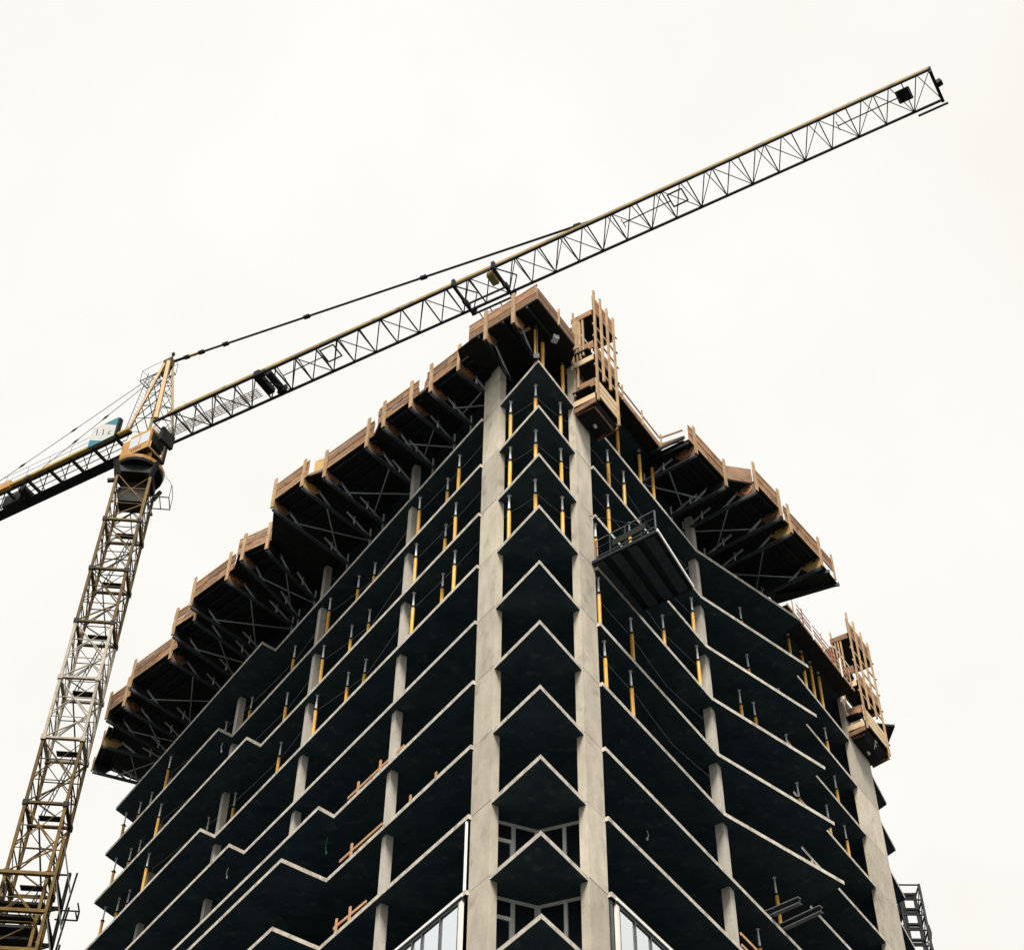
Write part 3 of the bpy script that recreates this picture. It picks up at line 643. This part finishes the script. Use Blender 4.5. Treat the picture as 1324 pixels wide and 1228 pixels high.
# ------------------------------------------------------------------ timber guard rails
def timber_rail(side, k, s0, s1, o, posts, label, h=.8):
    z = -3*k+.10
    t = thing('timber_guard_rail', label, 'guard rail', P(side, (s0+s1)/2, o, z), 'timber guard rails')
    for i, s in enumerate(posts): b = MB(); b.bar(P(side, s, o, z), P(side, s, o, z+h+.25), .11, .06, up=N3(side)); b.build('post', 'lumber', t)
    b = MB(); b.bar(P(side, s0, o-.06, z+.5*h), P(side, s1, o-.06, z+h*.45), .045, .12); b.build('rail', 'lumber', t)
    b = MB(); b.bar(P(side, s0, o-.06, z+h), P(side, s1, o-.06, z+h*.9), .045, .12); b.build('rail', 'lumber', t)
timber_rail('L', 5, 13.9, 9.6, -.25, (13.0, 11.3), 'orange timber guard rail on the sixth slab edge of the left face')
timber_rail('L', 5, 9.6, 6.6, -.3, (9.1, 7.6), 'second orange timber rail right of the blade wall on the sixth slab edge', .35)
timber_rail('L', 6, 14.0, 10.8, -.22, (13.0,), 'orange timber guard rail on the seventh slab edge of the left face')
timber_rail('L', 7, 14.0, 11.6, -.25, (12.7, 13.7), 'orange timber guard rail on the eighth slab edge of the left face')
timber_rail('R', 7, 14.4, 20.5, -.05, (17.5, 20.3), 'orange timber guard rail on the lowest visible slab of the right face', 1.0)
def stub(side, k, s, o, h, label):
    z = -3*k+.09; t = thing('timber_stub', label, 'timber', P(side, s, o, z), 'timber stubs on slab edges')
    b = MB(); b.bar(P(side, s, o, z), P(side, s, o, z+h), .10, .05, up=N3(side)); b.build('upright', 'lumber', t)
    b = MB(); b.bar(P(side, s-.25, o-.06, z+.04), P(side, s+.25, o-.06, z+.04), .06, .08); b.build('foot', 'batten', t)
stub('L', 6, 6.6, -.02, .42, 'short timber stub on the seventh slab edge, nearer the corner column')
stub('L', 6, 8.4, -.05, .50, 'short timber stub on the seventh slab edge, nearer the blade wall')
stub('R', 5, 18.9, 1.45, .35, 'short timber stub on the pointed balcony edge above the steel beams')
# hoses and site lamps hanging in the open floors
def hanging(name, cat, side, s, o, k, L, mk, label):
    b = MB(); z = -3*k-.1
    b.tube(P(side, s, o, z), P(side, s+.05, o+.03, z-L*.6), .018, 5); b.tube(P(side, s+.05, o+.03, z-L*.6), P(side, s-.03, o, z-L), .018, 5)
    b.tube(P(side, s-.03, o, z-L), P(side, s-.03, o, z-L-.10), .05, 8, .03)
    tag(b.build(name, mk), label, cat, 'cables hanging from the soffits')
hanging('hanging_cable', 'cable', 'L', 15.4, -.35, 5, .75, 'green', 'short green hose hanging from the sixth slab at left')
hanging('hanging_cable', 'cable', 'L', 26.8, .3, 1, .55, 'white', 'short white cable hanging from the third slab at far left')
hanging('hanging_cable', 'cable', 'L', 23.8, .2, 4, .5, 'white', 'short white cable hanging under the fifth slab at left')
hanging('hanging_cable', 'cable', 'L', 18.1, -.35, 2, .9, 'green', 'green hose hanging beside the second blade wall on the left')
hanging('hanging_cable', 'cable', 'R', 9.0, -1.0, 6, .35, 'white', 'short white cable end hanging from the seventh slab on the right')

# ================================================================== tower crane
MX, MY = -23.93, 23.60
CR = thing('tower_crane', 'yellow lattice tower crane with long jib reaching over the building', 'tower crane', (MX, MY, 0))
jd = Vector((.8676, -.4972, 0)); jn = Vector((-.4972, -.8676, 0))       # along the jib, and towards the street
md = Vector((math.cos(math.radians(5)), math.sin(math.radians(5)), 0)); mn = Vector((md.y, -md.x, 0))
MC = Vector((MX, MY, GZ))
def mp(a, c, z): return MC+md*a+mn*c+Z3*z
HW = .98
# mast sections
ztop = 17.75; seclen = 4.01
zs = [13.72-seclen*i for i in range(18)]
def mast_section(i, z0, z1, mk, detail):
    sec = part_empty('mast_section', CR)
    cor = [(-HW, HW), (HW, HW), (HW, -HW), (-HW, -HW)]      # near-left, near-right, far-right, far-left
    for a, c in cor: member('chord', mp(a, c, z0), mp(a, c, z1), .075, mk, sec, 'box', .075, up=md)
    h = z1-z0
    for fi in range(4):
        a0, c0 = cor[fi]; a1, c1 = cor[(fi+1) % 4]
        member('joint_beam', mp(a0, c0, z0+.03), mp(a1, c1, z0+.03), .085, mk, sec, 'box', .06)
        if not detail: 
            member('brace', mp(a0, c0, z0), mp(a1, c1, z1), .045, mk, sec); continue
        zm1, zm2 = z0+h*.36, z0+h*.68
        member('strut', mp(a0, c0, zm2), mp(a1, c1, zm2), .036, mk, sec)
        am, cm = (a0+a1)/2, (c0+c1)/2
        if fi in (0, 2):
            member('brace', mp(a0, c0, z1-.1), mp(a1, c1, zm1), .045, mk, sec)
            member('brace', mp(a1, c1, zm1), mp(a0, c0, z0+.1), .045, mk, sec)
            member('brace', mp(a0, c0, zm1+.25), mp(am, cm, zm2), .032, mk, sec); member('brace', mp(a1, c1, zm1+.25), mp(am, cm, zm2), .032, mk, sec)
            member('brace', mp(a0, c0, zm1), mp(a1, c1, z1-.2), .026, mk, sec); member('strut', mp(a0, c0, zm1), mp(a1, c1, zm1), .03, mk, sec)
        else:
            member('brace', mp(a1, c1, z1-.1), mp(a0, c0, zm1), .042, mk, sec)
            member('brace', mp(a0, c0, zm1), mp(a1, c1, z0+.1), .042, mk, sec)
            member('strut', mp(a0, c0, zm1), mp(a1, c1, zm1), .034, mk, sec); member('brace', mp(a0, c0, z1-.2), mp(a1, c1, zm1), .026, mk, sec); member('brace', mp(a1, c1, zm1), mp(a0, c0, z0+.2), .026, mk, sec)
    for a, c in cor:
        b = MB(); b.obox(mp(a, c, z0), md*.13, mn*.13, Z3*.14); b.build('splice_plate', 'c_dark' if mk != 'c_cream' else mk, sec)
    if detail:
        lk = 'c_dark' if mk != 'c_cream' else 'c_och'
        b = MB()                                              # ladder inside, with a sloping landing
        s = -1 if i % 2 else 1
        p0, p1 = mp(.45*s, -.55, z0+.2), mp(-.45*s, -.35, z1-.1); sdv = mn*.2
        for q in (-1, 1): b.tube(p0+sdv*q, p1+sdv*q, .03, 4)
        for j in range(12): 
            q = p0.lerp(p1, (j+.5)/12); b.tube(q-sdv, q+sdv, .018, 4)
        b.build('ladder', 'c_dark', sec)
        b = MB(); b.obox(mp(.1, -.5, z0+.18), md*.62, mn*.22, Z3*.02); b.build('landing', 'c_dark', sec)
mast_section(0, 13.72, ztop, 'c_gold', True)
for i in range(17):
    z1 = zs[i]; z0 = z1-seclen
    if z0 < -GZ: z0 = -GZ+.02
    mk = ('c_och', 'c_och', 'c_cream', 'c_cream', 'c_och', 'c_gold', 'c_gold', 'c_gold')[i] if i < 8 else 'c_gold'
    mast_section(i+1, z0, z1, mk, i < 9)
    if z0 <= -GZ+.03: break
# climbing cage round the mast near the bottom of the picture
cage = part_empty('climbing_cage', CR); HC = 1.42
for a, c in ((-HC, HC), (HC, HC), (HC, -HC), (-HC, -HC)):
    member('cage_post', mp(a, c, -20), mp(a, c, -8.6 if c < 0 or a > 0 else -10.5), .075, 'c_gold' if c > 0 else 'c_dark', cage, 'box', .075, up=md)
for z in (-10.6, -12.6, -14.6, -17):
    cor = [(-HC, HC), (HC, HC), (HC, -HC), (-HC, -HC)]
    for fi in range(4): member('cage_beam', mp(*cor[fi], z), mp(*cor[(fi+1) % 4], z), .10 if fi == 0 else .07, 'c_gold' if fi == 0 else 'c_dark', cage, 'box', .08)
for z in (-11.6, -12.3, -13.0, -13.6):
    b = MB(); b.obox(mp(-.15, .2, z), md*1.15, mn*(.55 if z < -12.5 else .3), Z3*.07); b.build('cage_floor', 'c_dark', cage)
for z0, z1 in ((-8.7, -10.6), (-10.6, -12.6), (-12.6, -14.6), (-14.6, -17)):
    member('cage_brace', mp(HC, -HC, z0), mp(HC, HC, z1), .05, 'c_dark', cage); member('cage_brace', mp(HC, HC, z0), mp(HC+.55, -.2, z1), .035, 'pink', cage)
    member('cage_brace', mp(HC+.6, -.3, z0-.6), mp(HC+.3, -.9, z1-1.2), .05, 'c_dark', cage)
b = MB()
for z in (-11.2, -11.7): b.bar(mp(HC, -.6, z), mp(HC+1.05, -.6, z), .06, .06); b.bar(mp(HC+1.05, -.6, z), mp(HC+1.05, .1, z), .06, .06)
b.bar(mp(HC+1.05, -.6, -11.7), mp(HC+1.05, -.6, -11.2), .06, .06); b.build('cage_platform', 'c_dark', cage)
# slewing unit
su = part_empty('slewing_unit', CR)
def ring(cz0, cz1, r0, r1, n=20):
    b = MB(); c = Vector((MX, MY, GZ)); b.tube(c+Z3*cz0, c+Z3*cz1, r0, n, r1); return b
b = MB()                                     # transition frame on top of the mast
for a, c in ((-HW, HW), (HW, HW), (HW, -HW), (-HW, -HW)):
    b.bar(mp(a, c, 17.6), mp(a*1.25, c*1.25, 18.6), .26, .24)
b.obox(mp(0, 0, 18.2), md*1.0, mn*1.0, Z3*.30); b.obox(mp(0, -.2, 16.9), md*.75, mn*.5, Z3*.8)
b.build('transition_frame', 'c_dark', su)
ring(18.55, 18.72, 1.45, 1.5).build('lower_ring', 'c_dark', su)
ring(18.74, 18.95, 1.5, 1.55).build('slewing_ring', 'cab', su)
ring(18.97, 19.25, 1.2, 1.2).build('upper_ring', 'c_dark', su)
def jp(u, off, z): return MC+jd*u+jn*off+Z3*z
b = MB(); b.obox(jp(-.1, -.1, 19.8), jd*.9, jn*.6, Z3*.6); b.obox(jp(.1, -.75, 21.2), jd*.8, jn*.2, Z3*1.1); b.obox(jp(1.75, .1, 21.0), jd*.12, jn*.55, Z3*.55); b.build('turret', 'c_dark', su)
b = MB()
for u, o in ((-.6, .75), (.3, .85), (1.0, .55)):
    q = [jp(u-.25, o, 19.55), jp(u+.25, o, 19.55), jp(u+.05, o-.15, 18.75)]
    nrm = jn*.05
    b.add([v+nrm for v in q]+[v-nrm for v in q], [(0, 1, 2), (5, 4, 3), (0, 3, 4, 1), (1, 4, 5, 2), (2, 5, 3, 0)])
b.build('bracket_rib', 'cab', su)
b = MB()                                     # small service platform on the right of the mast head
pp = [mp(HW+.15, .5, 16.4), mp(HW+1.25, .5, 16.4), mp(HW+1.25, -.5, 16.4), mp(HW+.15, -.5, 16.4)]
for i in range(4): b.bar(pp[i], pp[(i+1) % 4], .05, .05)
b.bar(pp[0].lerp(pp[1], .5), pp[3].lerp(pp[2], .5), .05, .05)
for q in (pp[1], pp[2]): b.tube(q, q+Z3*1.1, .02, 4)
b.tube(pp[1]+Z3*1.1, pp[2]+Z3*1.1, .02, 4); b.tube(pp[1]+Z3*1.1, mp(HW+.1, .5, 19.2), .015, 4)
b.build('service_platform', 'c_dark', su)
b = MB(); b.bar(mp(HW+.05, .3, 16.0), mp(HW+.45, .3, 15.0), .14, .14); b.build('guide_bracket', 'c_dark', su)
b = MB(); b.bar(mp(-HW-.1, .6, 17.5), mp(-HW-.6, .6, 17.4), .2, .2); b.build('guide_bracket', 'c_dark', su)
# driver's cab
def cab():
    u0, u1, o0, o1, z0, z1 = -.38, 1.30, -.35, 1.0, 19.62, 21.40
    b = MB(); c = jp((u0+u1)/2, (o0+o1)/2, (z0+z1)/2)
    b.obox(c, jd*(u1-u0)/2, jn*(o1-o0)/2, Z3*(z1-z0)/2); cb = b.build('cab', ['cab'], su)
    b = MB(); b.obox(jp(-.72, .35, 20.25), jd*.34, jn*.55, Z3*1.05); b.build('cab_annex', 'cab', su)
    b = MB(); b.obox(jp((u0+u1)/2, (o0+o1)/2, z0-.03), jd*((u1-u0)/2+.03), jn*((o1-o0)/2+.03), Z3*.03); b.build('cab_floor', 'black', cb)
    for a0, a1 in ((.03, .46), (.50, .95)):
        b = MB(); b.obox(jp(u0+(u1-u0)*(a0+a1)/2, o1+.012, z0+1.05), jd*(u1-u0)*(a1-a0)/2*.92, jn*.012, Z3*.46); b.build('window', 'pane_sky', cb)
    b = MB(); b.obox(jp(u1+.012, (o0+o1)/2, z0+.42), jn*.52, jd*.012, Z3*.26); b.build('window', 'pane_sky', cb)
    b = MB(); b.obox(jp(u1+.015, (o0+o1)/2, z0+1.12), jn*.55, jd*.012, Z3*.38); b.build('visor', 'c_dark', cb)
    b = MB()
    for i in range(5): b.obox(jp(u0+.35+.17*i, o1+.016, z0+.34), jd*.05, jn*.006, Z3*.045)
    b.build('lettering', 'black', cb)
    b = MB(); b.bar(jp(u1+.10, o0+.1, z1+.05), jp(u1+.10, o1+.1, z1+.05), .05, .05); b.bar(jp(u1+.22, o0-.3, z1-.5), jp(u1+.22, o1+.1, z1-.1), .04, .04); b.build('grab_rail', 'white', cb)
cab()
# A-frame
af = part_empty('apex_frame', CR)
apx = jp(.05, 0, 29.45)
legs = [(-1.15, .82), (1.15, .82), (1.15, -.82), (-1.15, -.82)]
for i, (u, o) in enumerate(legs):
    top = apx+jd*u*.16+jn*o*.22
    member('apex_leg', jp(u, o, 22.5), top, .125 if i == 1 else .08, 'apex' if i in (0, 1) else 'c_yel', af, 'box', .11 if i == 1 else .075)
for f0, f1 in ((.02, .2), (.2, .38), (.38, .55), (.55, .71), (.71, .86)):
    for i in range(4):
        (u0, o0), (u1, o1) = legs[i], legs[(i+1) % 4]
        def lp(u, o, f): 
            return jp(u, o, 22.5).lerp(apx+jd*u*.16+jn*o*.22, f)
        member('apex_lacing', lp(u0, o0, f0), lp(u1, o1, f1), .03, 'c_dark', af); member('apex_lacing', lp(u1, o1, f0), lp(u0, o0, f1), .02, 'c_dark', af)
b = MB(); b.obox(apx+Z3*.05, jd*.30, jn*.22, Z3*.38); b.obox(apx-jd*.15-Z3*.55, jd*.28, jn*.2, Z3*.35); b.build('apex_head', 'c_och', af)
b = MB(); b.tube(apx+jd*.2+Z3*.4, apx+jd*.2+Z3*1.0, .05, 6); b.obox(apx+jd*.2+Z3*1.0, jd*.08, jn*.08, Z3*.12); b.build('beacon', 'c_dark', af)
b = MB()                                     # little railed platform beside the apex
q = [apx+jd*.1-Z3*.3, apx-jd*2.3-Z3*.3, apx-jd*2.3-jn*.7-Z3*.3, apx+jd*.1-jn*.7-Z3*.3]
for i in range(4): b.tube(q[i], q[(i+1) % 4], .035, 4)
for v in q: b.tube(v, v+Z3*1.1, .02, 4)
for i in range(4): b.tube(q[i]+Z3*1.1, q[(i+1) % 4]+Z3*1.1, .016, 4)
for f in (.3, .6, .9): b.tube(q[0].lerp(q[1], f), q[3].lerp(q[2], f), .025, 4)
b.build('apex_platform', 'c_dark', af)
b = MB(); lad0, lad1 = jp(-1.55, .5, 22.6), apx-jd*1.3+jn*.1-Z3*.4
for s in (-1, 1): b.tube(lad0+jn*.2*s, lad1+jn*.2*s, .022, 4)
for j in range(18): v = lad0.lerp(lad1, (j+.5)/18); b.tube(v-jn*.2, v+jn*.2, .012, 4)
b.build('apex_ladder', 'c_dark', af)
# jib
JL, JW, JH = 51.0, .98, 1.72
def jz(u): return 22.0-1.32*min(1, max(0, (u-1)/50)) + .0*u
jib = part_empty('jib', CR); NB = 33; bl = (JL-1.2)/NB
def jb(u, o, dz=0): return jp(u, o*JW, jz(u)+dz)
seg = [1.2+i*bl for i in range(NB+1)]
for i in range(0, NB, 3):
    u0, u1 = seg[i], seg[min(i+3, NB)]
    r = .108-.030*(u0/JL)
    member('top_chord', jb(u0, 0, JH), jb(u1, 0, JH), r*1.15, 'c_yel', jib, 'box', r)
    b = MB(); c0 = jb(u0+.1, 0, JH+r); b.obox(c0, jd*.10, jn*.05, Z3*.10); b.build('splice_lug', 'c_yel', jib)
    for o in (1, -1): member('bottom_chord', jb(u0, o), jb(u1, o), .07-.018*(u0/JL), 'c_dark', jib, 'box', .07-.018*(u0/JL))
for i in range(NB):
    u0, u1 = seg[i], seg[i+1]; um = (u0+u1)/2; r = .048-.020*(u0/JL)
    for o in (1, -1):
        member('diagonal', jb(u0, o), jb(um, 0, JH), r, 'c_lat', jib); member('diagonal', jb(um, 0, JH), jb(u1, o), r*.8, 'c_lat', jib)
    member('cross_strut', jb(u0, -1), jb(u0, 1), r*1.1, 'c_dark', jib)
    if i % 2: member('bottom_lacing', jb(u0, 1), jb(u1, -1), r*.75, 'c_dark', jib)
    else: member('bottom_lacing', jb(u0, -1), jb(u1, 1), r*.75, 'c_dark', jib)
# tip frame
b = MB(); b.bar(jb(JL, -1.0, -.15), jb(JL, 1.0, -.1), .16, .22); b.bar(jb(JL, -1, 0), jb(JL, 0, JH+.1), .10, .10); b.bar(jb(JL, 1, 0), jb(JL, 0, JH+.1), .12, .12)
b.bar(jb(JL, .0, 0), jb(JL+.3, .0, .1), .3, .3); b.bar(jb(JL-1.4, -1.25, -.1), jb(JL+.2, -1.25, -.1), .09, .09); b.build('tip_frame', 'c_dark', jib)
# walkway gratings near the root, hoist winch
b = MB()
for o in (-.55, -.40, -.25, -.10, .05): b.bar(jb(1.6, o, .06), jb(8.4, o, .06), .06, .03)
for i in range(24): b.bar(jb(1.6+i*.29, -.58, .04), jb(1.6+i*.29, .08, .04), .04, .02)
b.build('walkway', 'pink', jib)
b = MB(); b.obox(jb(8.9, .1, .35), jd*.20, jn*.85, Z3*.20); b.tube(jb(9.5, -.75, .40), jb(9.5, .6, .40), .24, 14); b.obox(jb(9.6, -.85, .25), jd*.3, jn*.1, Z3*.24); b.obox(jb(9.2, .8, .2), jd*.3, jn*.12, Z3*.2); b.build('trolley_winch', 'c_dark', jib)
# hoops and panels on the jib
def frame_panel(u, o, sz, name, mk_in, arm):
    b = MB(); c = jb(u, o, .55); h = sz/2
    for s in (-1, 1): b.bar(c+jd*h*s-jn*h, c+jd*h*s+jn*h, .07, .07); b.bar(c-jd*h+jn*h*s, c+jd*h+jn*h*s, .07, .07)
    b.bar(c-jd*h, c-jd*(h+arm), .05, .05); b.bar(c-jd*(h+arm)-jn*.3, c-jd*(h+arm)+jn*.3, .04, .04)
    p = b.build(name, 'c_dark', jib)
    if mk_in: b = MB(); b.obox(c, jd*(h-.04), jn*(h-.04), Z3*.03); b.build('panel', mk_in, p)
frame_panel(13.6, -.1, .95, 'hoop_frame', None, 3.0)
frame_panel(36.4, -.15, .85, 'panel_frame', None, 2.9)
frame_panel(49.35, -.12, .70, 'panel_frame', 'c_dark', 3.3)
# trolley
tr = part_empty('trolley', CR); u0 = 24.2
for uu in (22.9, 25.5):
    b = MB()
    b.bar(jb(uu, -1.15, -.25), jb(uu, 1.15, -.25), .14, .2); b.bar(jb(uu, -1.15, -.3), jb(uu+.1, -1.15, .2), .2, .2); b.bar(jb(uu, 1.15, -.3), jb(uu, 1.15, .25), .2, .2)
    b.tube(jb(uu-.06, -.1, -.3), jb(uu+.06, -.1, -.3), .22, 10); b.bar(jb(uu, -1.1, -.2), jb(uu+.9, 0, -.15), .06, .06); b.bar(jb(uu, 1.1, -.2), jb(uu+.9, 0, -.15), .06, .06); b.obox(jb(uu, -.45, -.15), jd*.10, jn*.22, Z3*.16); b.build('trolley_axle', 'c_dark', tr)
for o in (-1.15, -.35, 1.15): b = MB(); b.bar(jb(22.8, o, -.3), jb(25.6, o, -.3), .08, .12); b.build('trolley_beam', 'c_dark', tr)
b = MB(); b.obox(jb(25.1, .45, -.15), jd*.20, jn*.38, Z3*.2); b.build('trolley_motor', 'c_yel', tr)
b = MB()
for o in (-1.55, -1.9): b.bar(jb(23.3, o, -.5), jb(25.4, o, -.5), .05, .05)
for uu in (23.3, 24.0, 24.7, 25.4): b.bar(jb(uu, -1.1, -.4), jb(uu, -1.9, -.5), .05, .05); b.tube(jb(uu, -1.9, -.5), jb(uu, -1.9, .4), .02, 4)
b.tube(jb(23.3, -1.9, .4), jb(25.4, -1.9, .4), .02, 4); b.build('trolley_basket', 'c_dark', tr)
# jib pendant bar in linked lengths
pe = part_empty('jib_pendant', CR); p0 = apx+jd*.45+Z3*.1; p1 = jb(31.4, 0, JH+.08)
fr_ = [0, .035, .075, .14, .35, .63, .965, 1]
for i in range(len(fr_)-1):
    a, c = p0.lerp(p1, fr_[i]), p0.lerp(p1, fr_[i+1])
    for s in (-1, 1):
        member('pendant_bar', a+jn*.03*s, c+jn*.03*s, .028 if i > 1 else .05, 'c_dark' if i != 1 else 'c_yel', pe, 'box', .042)
    if i: b = MB(); b.bar(a-(c-a).normalized()*.22, a+(c-a).normalized()*.22, .24, .16); b.build('pendant_link', 'c_dark', pe)
# counter-jib
cj = part_empty('counter_jib', CR); CZ = 22.5; CL = -19.0
for o in (.95, -.95):
    member('counter_chord', jp(-.8, o, CZ), jp(CL, o, CZ), .11 if o > 0 else .14, 'c_yel' if o > 0 else 'c_dark', cj, 'box', .10)
    if o > 0: member('counter_chord', jp(-.8, o-.22, CZ-.10), jp(CL, o-.22, CZ-.10), .06, 'c_dark', cj, 'box', .10)
b = MB()
b.obox(jp((CL-.8)/2, -.66, CZ-.05), jd*((-.8-CL)/2), jn*.26, Z3*.03); b.build('walkway', 'c_dark', cj)
for i in range(10):
    u = -2.0-1.8*i
    member('counter_beam', jp(u, .9, CZ-.05), jp(u, -.9, CZ-.05), .085, 'c_dark', cj, 'box', .08)
    member('counter_lacing', jp(u, .8, CZ), jp(u-1.8, -.5, CZ), .04, 'c_dark', cj); member('counter_lacing', jp(u-.9, .8, CZ), jp(u-1.5, -.5, CZ), .03, 'c_dark', cj)
    member('rail_post', jp(u, 1.02, CZ), jp(u, 1.02, CZ+1.05), .02, 'rope', cj)
for o in (.35, -.05): member('counter_stringer', jp(-1.5, o, CZ-.02), jp(CL, o, CZ-.02), .03, 'c_dark', cj)
for h in (.55, 1.05): member('hand_rail', jp(-1.5, 1.02, CZ+h), jp(CL, 1.02, CZ+h), .014, 'rope', cj)
b = MB(); b.obox(jp(-10.9, .98, CZ+.05), jd*.45, jn*.14, Z3*.28); b.build('chord_joint', 'cab', cj)
b = MB(); b.obox(jp(-11.3, -.45, CZ+.1), jd*.75, jn*.42, Z3*.45); b.tube(jp(-10.2, -.8, CZ+.2), jp(-10.2, .3, CZ+.2), .3, 12); b.build('hoist_winch', 'c_dark', cj)
b = MB(); b.obox(jp(-17.5, 0, CZ-.6), jd*1.2, jn*.9, Z3*1.3); b.build('counterweight', 'concrete', cj)
for (u1, o, z1, us) in ((-15.0, .95, CZ+.1, -.7), (-8.3, .95, CZ+.1, -.9)):
    a, c = apx+jd*us+jn*.1-Z3*(.5 if us > -.8 else 1.0), jp(u1, o, z1)
    member('counter_pendant', a, c, .022, 'rope', cj)
    for f in (.42, .68): q = a.lerp(c, f); dd = (c-a).normalized(); b = MB(); b.tube(q-dd*.35, q, .02, 6, .075); b.tube(q, q+dd*.35, .075, 6, .02); b.build('pendant_link', 'c_dark', cj)
# teal sign board with white lozenge
sg = MB(); u0, u1, z0, z1 = -3.95, -1.85, 22.25, 24.05
def sp(f, g, o): return jp(u0+(u1-u0)*f, o, z0+(z1-z0)*g)
sg.obox(sp(.5, .5, 1.12), jd*(u1-u0)/2, jn*.05, Z3*(z1-z0)/2); sb = sg.build('sign_board', 'teal', CR)
b = MB(); q = [(0, .42), (0, .98), (.45, .99), (1.0, .55), (1.0, .03), (.55, .02)]
b.add([sp(f, g, 1.176) for f, g in q]+[sp(f, g, 1.17) for f, g in q], [(5, 4, 3, 2, 1, 0), (6, 7, 8, 9, 10, 11)]); b.build('white_lozenge', 'sign_white', sb)
for i, ch in enumerate('IIc'):
    letter(ch, .85 if ch == 'I' else .7, sp(.24+.27*i, .66-.17*i, 1.182), jd-Z3*.25, Z3-jd*.12, 'black', sb, 'lettering')
b = MB(); b.obox(sp(1.04, .5, 1.0), jd*.06, jn*.14, Z3*(z1-z0)/2*.9); b.build('sign_frame', 'c_dark', sb)

# ================================================================== hoist mast, far right
hx, hy = 20.10, 32.5
H = thing('hoist_mast', 'black steel lattice hoist mast behind the far right column', 'hoist mast', (hx, hy, 0))
def hp(a, c, z): return Vector((hx+a, hy+c, GZ+z))
HTOP = -4.25; hw, hd = .58, .52
for a, c in ((-hw, -hd), (hw, -hd), (hw, hd), (-hw, hd)):
    member('mast_chord', hp(a, c, -GZ), hp(a, c, HTOP if a < .1 or c < 0 else HTOP-.7), .055, 'steel', H, 'box', .055)
for a in (-.34, .34): member('ladder_rail', hp(a, -.1, -GZ), hp(a, -.1, HTOP-.3), .085, 'steel', H, 'box', .08)
for i in range(26):
    z = HTOP-.05-i*.92
    for c0, c1, a0, a1 in ((-hd, -hd, -hw, hw), (hd, hd, -hw, hw), (-hd, hd, hw, hw), (-hd, hd, -hw, -hw)): member('mast_strut', hp(a0, c0, z), hp(a1, c1, z), .05, 'steel', H)
    for dz in (-.30, -.55): member('rung', hp(-.34, -.1, z+dz), hp(.34, -.1, z+dz), .06, 'steel', H, 'box', .05)
    member('mast_brace', hp(hw, hd, z-.9), hp(hw, -hd, z), .03, 'steel', H); member('mast_brace', hp(-hw, -hd, z-.9), hp(-hw, hd, z), .03, 'steel', H); member('mast_brace', hp(hw if i % 2 else -hw, -hd, z-.9), hp(.27 if i % 2 else -.27, -.1, z-.2), .028, 'steel', H)
for i, z in enumerate((-5.7, -8.7, -11.7)):
    b = MB(); b.obox(hp(-.95, .0, z), (.42, 0, 0), (0, .35, 0), (0, 0, .28)); b.build('wall_tie', 'steel', H)
b = MB()
for i in range(7): b.tube(hp(hw+.12+.06*math.sin(i*2), -.3, -6.6-i*.5), hp(hw+.12+.06*math.sin(i*2+2), -.3, -7.1-i*.5), .06, 6)
b.build('power_cable', 'black', H)
